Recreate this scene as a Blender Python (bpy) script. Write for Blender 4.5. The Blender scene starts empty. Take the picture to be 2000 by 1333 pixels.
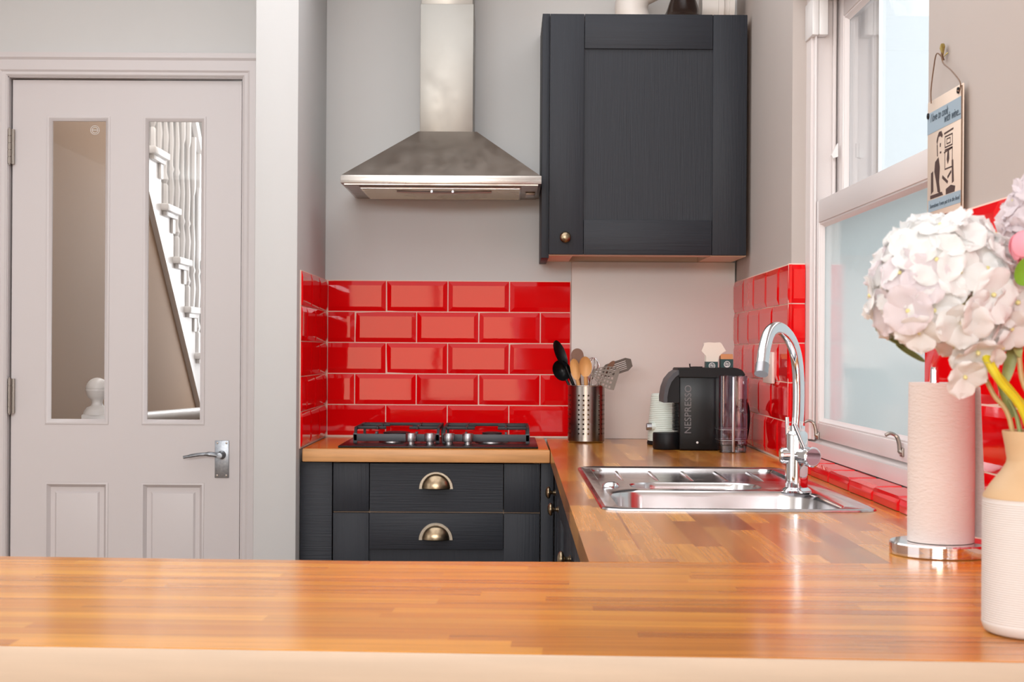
import bpy, bmesh, math, random
from mathutils import Vector, Matrix, noise
PI = math.pi
random.seed(7)
C = bpy.context.scene.collection
sc = bpy.context.scene

# ------------------------------------------------------------------ camera, light, exposure
F, CX, CY, ROLL, EYE = 2980.0, 990.0, 685.0, 0.006, 1.2      # focal length and vanishing point in pixels of the 2000x1333 frame
cam_d = bpy.data.cameras.new('camera')
cam = bpy.data.objects.new('camera', cam_d); C.objects.link(cam)
cam.location = (0, 0, EYE)
cam.rotation_euler = (Matrix.Rotation(PI/2, 3, 'X') @ Matrix.Rotation(ROLL, 3, 'Z')).to_euler()
cam_d.sensor_width = 36; cam_d.lens = F*36/2000
cam_d.shift_x = (1000-CX)/2000; cam_d.shift_y = (CY-666.5)/2000
cam_d.clip_start = 0.02
cam_d.dof.use_dof = True; cam_d.dof.focus_distance = 3.9; cam_d.dof.aperture_fstop = 16
sc.camera = cam
w = bpy.data.worlds.new('overcast sky'); sc.world = w; w.use_nodes = True
bg = w.node_tree.nodes['Background']; bg.inputs[0].default_value = (0.93, 0.965, 1.0, 1); bg.inputs[1].default_value = 2.0

def area(name, loc, rot, sx, sy, power, col):
    l = bpy.data.lights.new(name, 'AREA'); l.shape = 'RECTANGLE'; l.size = sx; l.size_y = sy
    l.energy = power; l.color = col
    o = bpy.data.objects.new(name, l); C.objects.link(o); o.location = loc; o.rotation_euler = rot
    return o
sun = bpy.data.lights.new('sun', 'SUN'); sun.energy = 0.5; sun.angle = 0.2; sun.color = (1.0, 0.97, 0.93)
so = bpy.data.objects.new('sun', sun); C.objects.link(so); so.rotation_euler = Vector((1.0, 0.5, -0.95)).to_track_quat('-Z', 'Y').to_euler()
area('ceiling_fill', (-0.45, 2.9, 2.57), (0, 0, 0), 2.2, 3.2, 44, (0.93, 0.97, 1.0))  # large soft fill added in place of light bounced off the ceiling
area('rear_window_light', (-0.72, -2.58, 1.15), (PI/2, 0, 0), 1.35, 1.5, 34, (1.0, 0.66, 0.34))
area('rear_fill', (-0.85, -2.58, 2.23), (PI/2, 0, 0), 3.4, 0.6, 120, (0.93, 0.97, 1.0))  # unseen fill added high on the rear wall, not a known window
area('side_fill', (-2.95, 1.35, 1.45), (0, -PI/2, 0), 1.8, 1.9, 16, (0.92, 0.965, 1.0))  # added fill from the left; the wall there has no window
area('hall_light', (-1.1, 8.3, 1.7), (-PI/2, 0, 0), 0.5, 1.6, 16, (0.95, 0.97, 1.0))
area('hall_ceiling_fill', (-1.15, 6.4, 2.9), (0, 0, 0), 0.5, 2.2, 15, (1.0, 0.95, 0.9))  # unseen fill added to brighten the stairs behind the door glass
sc.view_settings.view_transform = 'Standard'; sc.view_settings.look = 'None'
sc.view_settings.gamma = 1; sc.view_settings.use_curve_mapping = False
sc.view_settings.exposure = 0.12
sc.cycles.use_denoising = True
sc.cycles.sample_clamp_indirect = 6
sc.cycles.max_bounces = 10; sc.cycles.transparent_max_bounces = 12

def at(px, py, d):
    """a point of the room: what the photograph shows at (px, py) when it stands d metres in front of the lens"""
    dx, dy = px-CX, py-CY
    return ((dx+ROLL*dy)*d/F, EYE-(dy-ROLL*dx)*d/F)

# ------------------------------------------------------------------ materials
def srgb(r, g, b):
    f = lambda c: (c/255)/12.92 if c/255 <= 0.04045 else (((c/255)+0.055)/1.055)**2.4
    return (f(r), f(g), f(b), 1)
def mat(name, col, rough=0.5, metal=0.0, coat=0.0, spec=0.5, var=0.0, vscale=(3, 3, 3), bump=0.0, bscale=(40, 40, 40), bdist=0.001, rvar=0.0,
        trans=0.0, ior=1.45, sss=0.0, rnd=0.0, emit=None):
    m = bpy.data.materials.new(name); m.use_nodes = True
    nt = m.node_tree; b = nt.nodes['Principled BSDF']; L = nt.links.new
    b.inputs['Base Color'].default_value = col; b.inputs['Roughness'].default_value = rough
    b.inputs['Metallic'].default_value = metal; b.inputs['Coat Weight'].default_value = coat; b.inputs['Coat Roughness'].default_value = 0.05
    b.inputs['Specular IOR Level'].default_value = spec; b.inputs['IOR'].default_value = ior
    b.inputs['Transmission Weight'].default_value = trans
    if sss: b.inputs['Subsurface Weight'].default_value = sss; b.inputs['Subsurface Scale'].default_value = 0.01
    geo = nt.nodes.new('ShaderNodeNewGeometry')
    def nz(scale, detail=3.0):
        mp = nt.nodes.new('ShaderNodeMapping'); mp.inputs['Scale'].default_value = scale
        n = nt.nodes.new('ShaderNodeTexNoise'); n.inputs['Scale'].default_value = 1; n.inputs['Detail'].default_value = detail
        L(geo.outputs['Position'], mp.inputs['Vector']); L(mp.outputs[0], n.inputs['Vector']); return n
    if var or rnd:
        last = None
        if var:
            n = nz(vscale); r = nt.nodes.new('ShaderNodeMapRange')
            r.inputs['From Min'].default_value = 0.3; r.inputs['From Max'].default_value = 0.7
            r.inputs['To Min'].default_value = 1-var; r.inputs['To Max'].default_value = 1+var
            L(n.outputs['Fac'], r.inputs['Value']); last = r.outputs[0]
        if rnd:
            oi = nt.nodes.new('ShaderNodeObjectInfo'); r2 = nt.nodes.new('ShaderNodeMapRange')
            r2.inputs['To Min'].default_value = 1-rnd; r2.inputs['To Max'].default_value = 1+rnd
            L(oi.outputs['Random'], r2.inputs['Value'])
            if last:
                mu = nt.nodes.new('ShaderNodeMath'); mu.operation = 'MULTIPLY'; L(last, mu.inputs[0]); L(r2.outputs[0], mu.inputs[1]); last = mu.outputs[0]
            else: last = r2.outputs[0]
        hs = nt.nodes.new('ShaderNodeHueSaturation'); hs.inputs['Color'].default_value = col
        L(last, hs.inputs['Value']); L(hs.outputs[0], b.inputs['Base Color'])
    if rvar:
        n = nz(vscale, 4); r = nt.nodes.new('ShaderNodeMapRange')
        r.inputs['From Min'].default_value = 0.3; r.inputs['From Max'].default_value = 0.7
        r.inputs['To Min'].default_value = max(0.02, rough-rvar); r.inputs['To Max'].default_value = rough+rvar
        L(n.outputs['Fac'], r.inputs['Value']); L(r.outputs[0], b.inputs['Roughness'])
    if bump:
        n = nz(bscale, 4); bp = nt.nodes.new('ShaderNodeBump'); bp.inputs['Strength'].default_value = bump; bp.inputs['Distance'].default_value = bdist
        L(n.outputs['Fac'], bp.inputs['Height']); L(bp.outputs[0], b.inputs['Normal'])
    if emit: b.inputs['Emission Color'].default_value = col; b.inputs['Emission Strength'].default_value = emit
    return m

def wood_mat(name, cols, grain, rough=0.24):
    """solid staves: a tone per stave, long grain streaks along the given axis"""
    m = bpy.data.materials.new(name); m.use_nodes = True; nt = m.node_tree; L = nt.links.new
    b = nt.nodes['Principled BSDF']; b.inputs['Roughness'].default_value = rough; b.inputs['Coat Weight'].default_value = 0.3; b.inputs['Coat Roughness'].default_value = 0.13
    geo = nt.nodes.new('ShaderNodeNewGeometry'); oi = nt.nodes.new('ShaderNodeObjectInfo')
    add = nt.nodes.new('ShaderNodeVectorMath'); add.operation = 'ADD'
    sc2 = nt.nodes.new('ShaderNodeVectorMath'); sc2.operation = 'SCALE'; sc2.inputs['Scale'].default_value = 7.0
    comb = nt.nodes.new('ShaderNodeCombineXYZ')
    for i in range(3): L(oi.outputs['Random'], comb.inputs[i])
    L(comb.outputs[0], sc2.inputs[0]); L(geo.outputs['Position'], add.inputs[0]); L(sc2.outputs[0], add.inputs[1])
    def nz(scale, det, dist=0.0):
        mp = nt.nodes.new('ShaderNodeMapping'); mp.inputs['Scale'].default_value = scale
        n = nt.nodes.new('ShaderNodeTexNoise'); n.inputs['Scale'].default_value = 1; n.inputs['Detail'].default_value = det; n.inputs['Distortion'].default_value = dist
        L(add.outputs[0], mp.inputs['Vector']); L(mp.outputs[0], n.inputs['Vector']); return n
    s1 = (1.3, 50, 50) if grain == 'X' else (50, 1.3, 50)
    s2 = (9, 380, 380) if grain == 'X' else (380, 9, 380)
    a = nz(s1, 2, 0.25); f = nz(s2, 3)
    ramp = nt.nodes.new('ShaderNodeValToRGB'); e = ramp.color_ramp.elements
    while len(e) < len(cols): e.new(0.5)
    for i, c in enumerate(cols): e[i].position = i/(len(cols)-1); e[i].color = srgb(*c)
    L(oi.outputs['Random'], ramp.inputs[0])
    r1 = nt.nodes.new('ShaderNodeMapRange'); r1.inputs['From Min'].default_value = 0.3; r1.inputs['From Max'].default_value = 0.7
    r1.inputs['To Min'].default_value = 0.85; r1.inputs['To Max'].default_value = 1.12; L(a.outputs['Fac'], r1.inputs['Value'])
    r2 = nt.nodes.new('ShaderNodeMapRange'); r2.inputs['From Min'].default_value = 0.35; r2.inputs['From Max'].default_value = 0.65
    r2.inputs['To Min'].default_value = 0.88; r2.inputs['To Max'].default_value = 1.08; L(f.outputs['Fac'], r2.inputs['Value'])
    mu = nt.nodes.new('ShaderNodeMath'); mu.operation = 'MULTIPLY'; L(r1.outputs[0], mu.inputs[0]); L(r2.outputs[0], mu.inputs[1])
    hs = nt.nodes.new('ShaderNodeHueSaturation'); L(ramp.outputs[0], hs.inputs['Color']); L(mu.outputs[0], hs.inputs['Value'])
    L(hs.outputs[0], b.inputs['Base Color'])
    bp = nt.nodes.new('ShaderNodeBump'); bp.inputs['Strength'].default_value = 0.08; bp.inputs['Distance'].default_value = 0.0005
    L(f.outputs['Fac'], bp.inputs['Height']); L(bp.outputs[0], b.inputs['Normal'])
    return m

def schlick(nt, k=1.0):
    lw = nt.nodes.new('ShaderNodeLayerWeight'); lw.inputs[0].default_value = 0.5
    p = nt.nodes.new('ShaderNodeMath'); p.operation = 'POWER'; p.inputs[1].default_value = 5
    m = nt.nodes.new('ShaderNodeMath'); m.operation = 'MULTIPLY_ADD'; m.inputs[1].default_value = 0.9*k; m.inputs[2].default_value = 0.04*k
    nt.links.new(lw.outputs['Facing'], p.inputs[0]); nt.links.new(p.outputs[0], m.inputs[0]); return m
def glass_mat(name, tint=(1, 1, 1, 1), refl=1.0):
    m = bpy.data.materials.new(name); m.use_nodes = True; nt = m.node_tree; L = nt.links.new
    nt.nodes.remove(nt.nodes['Principled BSDF']); out = nt.nodes['Material Output']
    t = nt.nodes.new('ShaderNodeBsdfTransparent'); t.inputs[0].default_value = tint
    g = nt.nodes.new('ShaderNodeBsdfGlossy'); g.inputs['Roughness'].default_value = 0.02
    mu = schlick(nt, refl)
    mx = nt.nodes.new('ShaderNodeMixShader')
    L(mu.outputs[0], mx.inputs[0]); L(t.outputs[0], mx.inputs[1]); L(g.outputs[0], mx.inputs[2]); L(mx.outputs[0], out.inputs[0])
    return m
def frosted_mat(name):
    m = bpy.data.materials.new(name); m.use_nodes = True; nt = m.node_tree; L = nt.links.new
    nt.nodes.remove(nt.nodes['Principled BSDF']); out = nt.nodes['Material Output']
    t = nt.nodes.new('ShaderNodeBsdfTranslucent'); t.inputs[0].default_value = (0.93, 0.95, 0.94, 1)
    g = nt.nodes.new('ShaderNodeBsdfGlossy'); g.inputs['Roughness'].default_value = 0.04
    fr = schlick(nt)
    geo = nt.nodes.new('ShaderNodeNewGeometry'); n = nt.nodes.new('ShaderNodeTexNoise'); n.inputs['Scale'].default_value = 160
    bp = nt.nodes.new('ShaderNodeBump'); bp.inputs['Strength'].default_value = 0.12; bp.inputs['Distance'].default_value = 0.001
    L(geo.outputs['Position'], n.inputs['Vector']); L(n.outputs['Fac'], bp.inputs['Height']); L(bp.outputs[0], g.inputs['Normal'])
    mx = nt.nodes.new('ShaderNodeMixShader')
    L(fr.outputs[0], mx.inputs[0]); L(t.outputs[0], mx.inputs[1]); L(g.outputs[0], mx.inputs[2]); L(mx.outputs[0], out.inputs[0])
    return m

M = {}
M['wall'] = mat('wall paint', srgb(204, 203, 202), 0.7, bump=0.05, bscale=(60, 60, 60), var=0.015)
M['wall_shaded'] = mat('shaded wall paint', srgb(182, 172, 166), 0.7, bump=0.05, bscale=(60, 60, 60), var=0.015)  # shade of the unlit window wall mixed into the paint colour
M['pillar'] = mat('pillar paint', srgb(192, 191, 190), 0.65, bump=0.04, bscale=(60, 60, 60))
M['door'] = mat('door gloss paint', srgb(208, 201, 201), 0.38, bump=0.03, bscale=(30, 30, 4))
M['white'] = mat('white gloss paint', srgb(226, 222, 220), 0.3)
M['window'] = mat('white window paint', srgb(222, 214, 212), 0.28)
M['ceiling'] = mat('ceiling paint', srgb(235, 233, 230), 0.9)
M['floor'] = mat('floor boards', srgb(150, 120, 95), 0.5, var=0.15, vscale=(1, 12, 1))
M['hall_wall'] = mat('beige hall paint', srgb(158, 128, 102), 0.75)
M['outside'] = mat('white render outside', srgb(228, 234, 236), 0.9, bump=0.1, bscale=(20, 20, 20))
M['outside_green'] = mat('pale green render outside', srgb(205, 218, 212), 0.9)
M['tile'] = mat('red glazed tile', (0.72, 0.002, 0.004, 1), 0.035, spec=0.26, rnd=0.06, bump=0.05, bscale=(16, 16, 30), bdist=0.002, rvar=0.012, vscale=(14, 14, 14))
M['grout'] = mat('pinkish grout', srgb(235, 205, 190), 0.8, bump=0.2, bscale=(300, 300, 300), bdist=0.0005)
cab_col = srgb(41, 43, 49)
M['cab_v'] = mat('charcoal painted timber upright grain', cab_col, 0.5, spec=0.3, bump=0.6, bscale=(260, 260, 7), bdist=0.0012, var=0.05, vscale=(120, 120, 4))
M['cab_h'] = mat('charcoal painted timber level grain', cab_col, 0.5, spec=0.3, bump=0.6, bscale=(7, 7, 260), bdist=0.0012, var=0.05, vscale=(4, 4, 120))
M['cab_dark'] = mat('charcoal carcass', srgb(52, 54, 58), 0.5)
M['carcass_wood'] = mat('pale beech carcass', srgb(232, 200, 172), 0.5, var=0.06, vscale=(3, 50, 50))
M['shadow_gap'] = mat('dark recess', srgb(22, 20, 20), 0.8)
M['brass'] = mat('antique brass', srgb(150, 132, 108), 0.28, metal=1.0, var=0.25, vscale=(60, 60, 60))
M['brass_pale'] = mat('worn pewter brass rim', srgb(178, 166, 150), 0.38, metal=1.0, var=0.15, vscale=(300, 300, 300))
M['steel'] = mat('brushed steel', srgb(196, 190, 184), 0.28, metal=1.0, rvar=0.06, vscale=(4, 4, 60), bump=0.05, bscale=(6, 6, 400), bdist=0.0004)
M['steel_smear'] = mat('smeared brushed steel', srgb(150, 146, 140), 0.42, metal=1.0, rvar=0.1, vscale=(9, 9, 9), bump=0.05, bscale=(400, 400, 6), bdist=0.0004, var=0.08)
M['steel_dark'] = mat('dark brushed steel', srgb(160, 151, 143), 0.36, metal=1.0, rvar=0.06, vscale=(20, 20, 20))
M['steel_holes'] = mat('satin steel', srgb(150, 142, 136), 0.26, metal=1.0, bump=0.05, bscale=(400, 400, 8), bdist=0.0003)
M['sink'] = mat('sink steel', srgb(205, 203, 204), 0.17, metal=1.0, rvar=0.06, vscale=(12, 12, 12), bump=0.03, bscale=(50, 50, 50))
M['chrome'] = mat('chrome', srgb(225, 225, 228), 0.05, metal=1.0)
M['chrome_satin'] = mat('satin chrome', srgb(170, 170, 174), 0.34, metal=1.0)
M['pewter'] = mat('pewter door furniture', srgb(150, 154, 160), 0.38, metal=1.0, var=0.15, vscale=(120, 120, 120))
M['black_plastic'] = mat('black glossy plastic', srgb(12, 12, 14), 0.3, spec=0.25)
M['black_matt'] = mat('black matt plastic', srgb(20, 20, 22), 0.45, spec=0.25)
M['letter'] = mat('embossed black lettering', srgb(110, 108, 110), 0.4)
M['hob_glass'] = mat('black hob steel', srgb(16, 16, 18), 0.3, spec=0.3)
M['utensil_steel'] = mat('dull steel utensil', srgb(104, 92, 84), 0.5, metal=0.7)
M['iron'] = mat('cast iron', srgb(38, 39, 42), 0.5, bump=0.1, bscale=(300, 300, 300), bdist=0.0005)
M['iron_pale'] = mat('grey enamelled bar', srgb(66, 68, 73), 0.45)
M['paper'] = mat('kitchen paper', srgb(216, 205, 200), 0.85, bump=0.6, bscale=(110, 110, 300), bdist=0.0018)
M['vase'] = mat('off white ceramic', srgb(214, 208, 205), 0.4)
M['vase_tan'] = mat('tan ceramic', srgb(204, 172, 134), 0.5, bump=0.15, bscale=(20, 20, 260), bdist=0.0006)
def petal_mat(name, c, tc):
    m = mat(name, c, 0.6, spec=0.2); nt = m.node_tree; t = nt.nodes.new('ShaderNodeBsdfTranslucent'); t.inputs[0].default_value = tc
    mx = nt.nodes.new('ShaderNodeMixShader'); mx.inputs[0].default_value = 0.38
    nt.links.new(nt.nodes['Principled BSDF'].outputs[0], mx.inputs[1]); nt.links.new(t.outputs[0], mx.inputs[2]); nt.links.new(mx.outputs[0], nt.nodes['Material Output'].inputs[0])
    return m
M['petal'] = petal_mat('white petal', srgb(242, 243, 244), srgb(248, 249, 248))
M['petal_pink_shade'] = petal_mat('blush petal and pink shading', srgb(228, 220, 225), srgb(242, 232, 234))
M['pink'] = mat('pink petal', srgb(240, 150, 165), 0.5)
M['eye'] = mat('floret eye', srgb(222, 214, 150), 0.6)
M['leaf'] = mat('green leaf', srgb(110, 160, 50), 0.4, var=0.15, vscale=(60, 60, 60))
M['leaf_dark'] = mat('olive leaf', srgb(140, 148, 92), 0.5, var=0.15, vscale=(60, 60, 60))
M['stem_yellow'] = mat('yellow green stem', srgb(205, 190, 40), 0.4, var=0.1, vscale=(60, 60, 60))
M['stem_brown'] = mat('pale brown stem', srgb(180, 150, 100), 0.5, var=0.1, vscale=(60, 60, 60))
M['spoon_wood'] = mat('pale wooden spoon', srgb(205, 150, 92), 0.5, var=0.12, vscale=(60, 60, 8))
M['spoon_dark'] = mat('brown wooden utensil', srgb(120, 82, 62), 0.5, var=0.1, vscale=(60, 60, 8))
M['kettle'] = mat('pale sage plastic', srgb(214, 222, 214), 0.35)
M['carton_green'] = mat('dark green card', srgb(32, 66, 66), 0.5)
M['carton_tan'] = mat('tan card', srgb(190, 130, 85), 0.55)
M['carton_white'] = mat('white card', srgb(232, 222, 208), 0.6)
M['ink'] = mat('dark brown print', srgb(72, 52, 48), 0.5)
M['ink_blue'] = mat('slate print', srgb(70, 88, 102), 0.5)
M['blue_print'] = mat('blue grey print', srgb(158, 178, 192), 0.4)
M['plate'] = mat('cream enamel sign', srgb(226, 208, 192), 0.35)
M['cord'] = mat('brown wire', srgb(110, 82, 62), 0.5)
M['sprig'] = mat('gold sprig', srgb(160, 140, 80), 0.4, metal=0.6)
M['duct'] = mat('white duct plastic', srgb(215, 208, 202), 0.4)
M['dark_cone'] = mat('dark bronze glass', srgb(34, 22, 18), 0.2)
M['socket'] = mat('socket plastic', srgb(225, 205, 198), 0.3)
M['wood_x'] = wood_mat('oiled beech staves lengthwise', [(178, 104, 28), (218, 144, 42), (196, 122, 36), (228, 156, 52), (208, 132, 40)], 'X')
M['wood_y'] = wood_mat('oiled beech staves along the sink run', [(148, 86, 36), (216, 148, 58), (168, 98, 38), (220, 156, 68), (190, 118, 46)], 'Y')
M['wood_edge_lit'] = mat('edging paled for light', srgb(192, 172, 152), 0.5, var=0.05, vscale=(3, 80, 80))  # edge colour paled to carry the strong light falling on it
M['wood_front'] = mat('honey edging', srgb(205, 150, 98), 0.4, var=0.12, vscale=(8, 120, 120))
M['glass'] = glass_mat('clear glass')
M['frost'] = frosted_mat('frosted glass')
M['tank'] = glass_mat('violet tinted clear plastic', (0.92, 0.89, 0.95, 1), 1.8)
M['tap_disc'] = mat('mirrored disc with red reflection tint', srgb(200, 170, 180), 0.06, metal=1.0)  # reflection of the red tiles put into the metal colour

# ------------------------------------------------------------------ builders
W = {}
def finish(bm, angle=35):
    bmesh.ops.remove_doubles(bm, verts=bm.verts, dist=1e-6)
    bmesh.ops.recalc_face_normals(bm, faces=bm.faces)
    a = math.radians(angle)
    for e in bm.edges:
        e.smooth = not (len(e.link_faces) != 2 or e.calc_face_angle(0) > a)
    for f in bm.faces: f.smooth = True
def obj(name, bm, m, parent=None, kind=None, label=None, smooth=35):
    finish(bm, smooth)
    vs = bm.verts
    c = Vector([(min(v.co[i] for v in vs)+max(v.co[i] for v in vs))/2 for i in range(3)])
    for v in vs: v.co -= c
    me = bpy.data.meshes.new(name); bm.to_mesh(me); bm.free()
    for x in (m if isinstance(m, (list, tuple)) else [m]): me.materials.append(x)
    o = bpy.data.objects.new(name, me); C.objects.link(o)
    place(o, c, parent)
    if kind: o['kind'] = kind
    if label: o['label'] = label
    return o
def place(o, c, parent):
    c = Vector(c); W[o.name] = c
    if parent: o.parent = parent; o.location = c-W[parent.name]
    else: o.location = c
def thing(name, loc, label, cat, group=None, kind=None):
    o = bpy.data.objects.new(name, None); C.objects.link(o); o.location = loc; W[o.name] = Vector(loc); o.empty_display_size = 0.05
    if label: o['label'] = label
    if cat: o['category'] = cat
    if group: o['group'] = group
    if kind: o['kind'] = kind
    return o
def tag(o, label, cat, group=None):
    o['label'] = label; o['category'] = cat
    if group: o['group'] = group
    return o
B = bmesh.new
def box(bm, x0, x1, y0, y1, z0, z1, bev=0.0, seg=2):
    r = bmesh.ops.create_cube(bm, size=1)
    vs = r['verts']
    for v in vs: v.co = Vector(((x0+x1)/2+v.co.x*(x1-x0), (y0+y1)/2+v.co.y*(y1-y0), (z0+z1)/2+v.co.z*(z1-z0)))
    if bev: bmesh.ops.bevel(bm, geom=list({e for v in vs for e in v.link_edges}), offset=bev, segments=seg, profile=0.5, affect='EDGES')
    return bm
def prism(bm, poly, a0, a1, axis='z'):
    """polygon (u, v) extruded along an axis: x -> (a,u,v), y -> (u,a,v), z -> (u,v,a)"""
    def P(u, v, a): return {'x': (a, u, v), 'y': (u, a, v), 'z': (u, v, a)}[axis]
    A = [bm.verts.new(P(u, v, a0)) for u, v in poly]; D = [bm.verts.new(P(u, v, a1)) for u, v in poly]
    n = len(poly); bm.faces.new(A); bm.faces.new(D[::-1])
    for i in range(n): bm.faces.new((A[i], A[(i+1) % n], D[(i+1) % n], D[i]))
    return bm
def lathe(bm, prof, c=(0, 0, 0), seg=32, axis='z', mi=0, close=True):
    """profile of (radius, height) turned about an axis through c; ends with radius 0 are closed to a point"""
    rings = []
    for r, h in prof:
        ring = []
        for i in range(seg if r > 1e-6 else 1):
            a = 2*PI*i/seg; p = (r*math.cos(a), r*math.sin(a), h)
            if axis == 'y': p = (p[0], -p[2], p[1])         # height runs toward -Y
            elif axis == 'x': p = (p[2], p[0], p[1])
            ring.append(bm.verts.new(Vector(c)+Vector(p)))
        rings.append(ring)
    fs = []
    for A, D in zip(rings, rings[1:]):
        n = max(len(A), len(D))
        for i in range(n):
            j = (i+1) % n
            q = [A[i % len(A)], A[j % len(A)], D[j % len(D)], D[i % len(D)]]
            u = []
            for v in q:
                if v not in u: u.append(v)
            if len(u) > 2: fs.append(bm.faces.new(u))
    if close:
        for R in (rings[0], rings[-1]):
            if len(R) > 2: fs.append(bm.faces.new(R))
    for f in fs: f.material_index = mi
    return bm
def tube(bm, pts, r, seg=12, caps=True, closed=False, mi=0):
    pts = [Vector(p) for p in pts]; n = len(pts)
    rs = r if isinstance(r, (list, tuple)) else [r]*n
    T = []
    for i in range(n):
        a = pts[(i-1) % n] if closed or i > 0 else pts[i]; b = pts[(i+1) % n] if closed or i < n-1 else pts[i]
        T.append((b-a).normalized())
    up = Vector((0, 0, 1)) if abs(T[0].z) < 0.9 else Vector((1, 0, 0))
    nrm = (up-T[0]*up.dot(T[0])).normalized(); rings = []
    for i in range(n):
        if i: nrm = (nrm-T[i]*nrm.dot(T[i])).normalized()
        bi = T[i].cross(nrm)
        rings.append([bm.verts.new(pts[i]+(nrm*math.cos(2*PI*k/seg)+bi*math.sin(2*PI*k/seg))*rs[i]) for k in range(seg)])
    for i in range(n if closed else n-1):
        A, D = rings[i], rings[(i+1) % n]
        for k in range(seg): f = bm.faces.new((A[k], A[(k+1) % seg], D[(k+1) % seg], D[k])); f.material_index = mi
    if caps and not closed:
        for R in (rings[0], rings[-1]): f = bm.faces.new(R); f.material_index = mi
    return bm
def spline(ctrl, n=8):
    P = [Vector(p) for p in ctrl]; P = [2*P[0]-P[1]]+P+[2*P[-1]-P[-2]]; out = []
    for i in range(1, len(P)-2):
        for k in range(n):
            t = k/n; a, b, c, d = P[i-1:i+3]
            out.append(0.5*((2*b)+(c-a)*t+(2*a-5*b+4*c-d)*t*t+(3*b-3*c+d-a)*t**3))
    out.append(P[-2]); return out
def rrect(x0, x1, y0, y1, r, n=6):
    out = []
    for cx, cy, a0 in ((x1-r, y1-r, 0), (x0+r, y1-r, PI/2), (x0+r, y0+r, PI), (x1-r, y0+r, 3*PI/2)):
        for k in range(n+1): a = a0+PI/2*k/n; out.append((cx+r*math.cos(a), cy+r*math.sin(a)))
    return out
def loft(bm, loops, cap0=False, cap1=False, mi=0):
    R = [[bm.verts.new(p) for p in l] for l in loops]
    for A, D in zip(R, R[1:]):
        n = len(A)
        for i in range(n): f = bm.faces.new((A[i], A[(i+1) % n], D[(i+1) % n], D[i])); f.material_index = mi
    if cap0: bm.faces.new(R[0][::-1])
    if cap1: bm.faces.new(R[-1])
    return R
def text_bm(body, size, extrude, xf, shear=0.0, spacing=1.0):
    cu = bpy.data.curves.new('text', 'FONT'); cu.body = body; cu.size = size; cu.extrude = extrude; cu.shear = shear
    cu.space_character = spacing; cu.resolution_u = 3
    o = bpy.data.objects.new('text', cu); C.objects.link(o)
    me = bpy.data.meshes.new_from_object(o.evaluated_get(bpy.context.evaluated_depsgraph_get()))
    bm = B(); bm.from_mesh(me)
    for v in bm.verts: v.co = Vector(xf(*v.co))
    bpy.data.objects.remove(o); bpy.data.curves.remove(cu); bpy.data.meshes.remove(me)
    return bm

# ------------------------------------------------------------------ the shell of the room
WT = 0.914                                    # height of the worktops
CEIL = 2.6
bm = B(); box(bm, -3.1, 1.0, -2.7, 8.6, -0.1, 0); obj('floor', bm, M['floor'], kind='structure', label='brown floor of the kitchen and hall')
bm = B(); box(bm, -3.1, 1.0, -2.7, 5.1, CEIL, CEIL+0.1); box(bm, -3.1, 0, 5.1, 8.6, 2.95, 3.05); obj('ceiling', bm, M['ceiling'], kind='structure', label='plain white ceiling')
DL, DR, DT = at(22, 600, 5.03)[0], at(473, 600, 5.03)[0], at(248, 156, 5.03)[1]
bm = B()
box(bm, -3.1, DL-0.02, 5.0, 5.1, 0, CEIL); box(bm, DL-0.02, DR+0.02, 5.0, 5.1, DT+0.02, CEIL+0.4); box(bm, DR+0.02, 0.80, 5.0, 5.1, 0, CEIL+0.4)
wall_back = obj('wall_back', bm, M['wall'], kind='structure', label='grey white plaster wall behind the hob and around the door')
bm = B(); box(bm, -0.718, -0.596, 4.33, 5.0, 0, CEIL, 0.004)
wall_nib = obj('wall_nib', bm, M['pillar'], kind='structure', label='narrow white wall end between door and hob alcove')
bm = B()
prism(bm, [(0.7295, 3.92), (0.951, 3.92), (0.951, 5.1), (0.749, 5.1)], 0, CEIL)
box(bm, 0.7295, 1.0, 2.65, 3.92, 0, WT-0.002); box(bm, 0.7295, 1.0, 2.65, 3.92, 2.12, CEIL); box(bm, 0.7295, 1.0, -2.7, 2.65, 0, CEIL)
wall_right = obj('wall_right', bm, M['wall_shaded'], kind='structure', label='wall with the sash window, its shade painted in as warm grey')
bm = B(); box(bm, -3.2, -3.1, -2.7, 8.6, 0, 3.05); obj('wall_left', bm, M['wall'], kind='structure')
bm = B(); box(bm, -3.1, -1.5, -2.7, -2.6, 0, 1.9); box(bm, 0.06, 1.0, -2.7, -2.6, 0, 1.9); box(bm, -3.1, 1.0, -2.7, -2.6, 2.55, CEIL); box(bm, -3.1, -2.6, -2.7, -2.6, 1.9, 2.55); box(bm, 0.9, 1.0, -2.7, -2.6, 1.9, 2.55); box(bm, -1.5, 0.06, -2.7, -2.6, 0, 0.3)  # the wide upper opening is added for the rear fill lamp
obj('wall_rear', bm, mat('taupe rear wall', srgb(96, 82, 70), 0.8), kind='structure')

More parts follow.
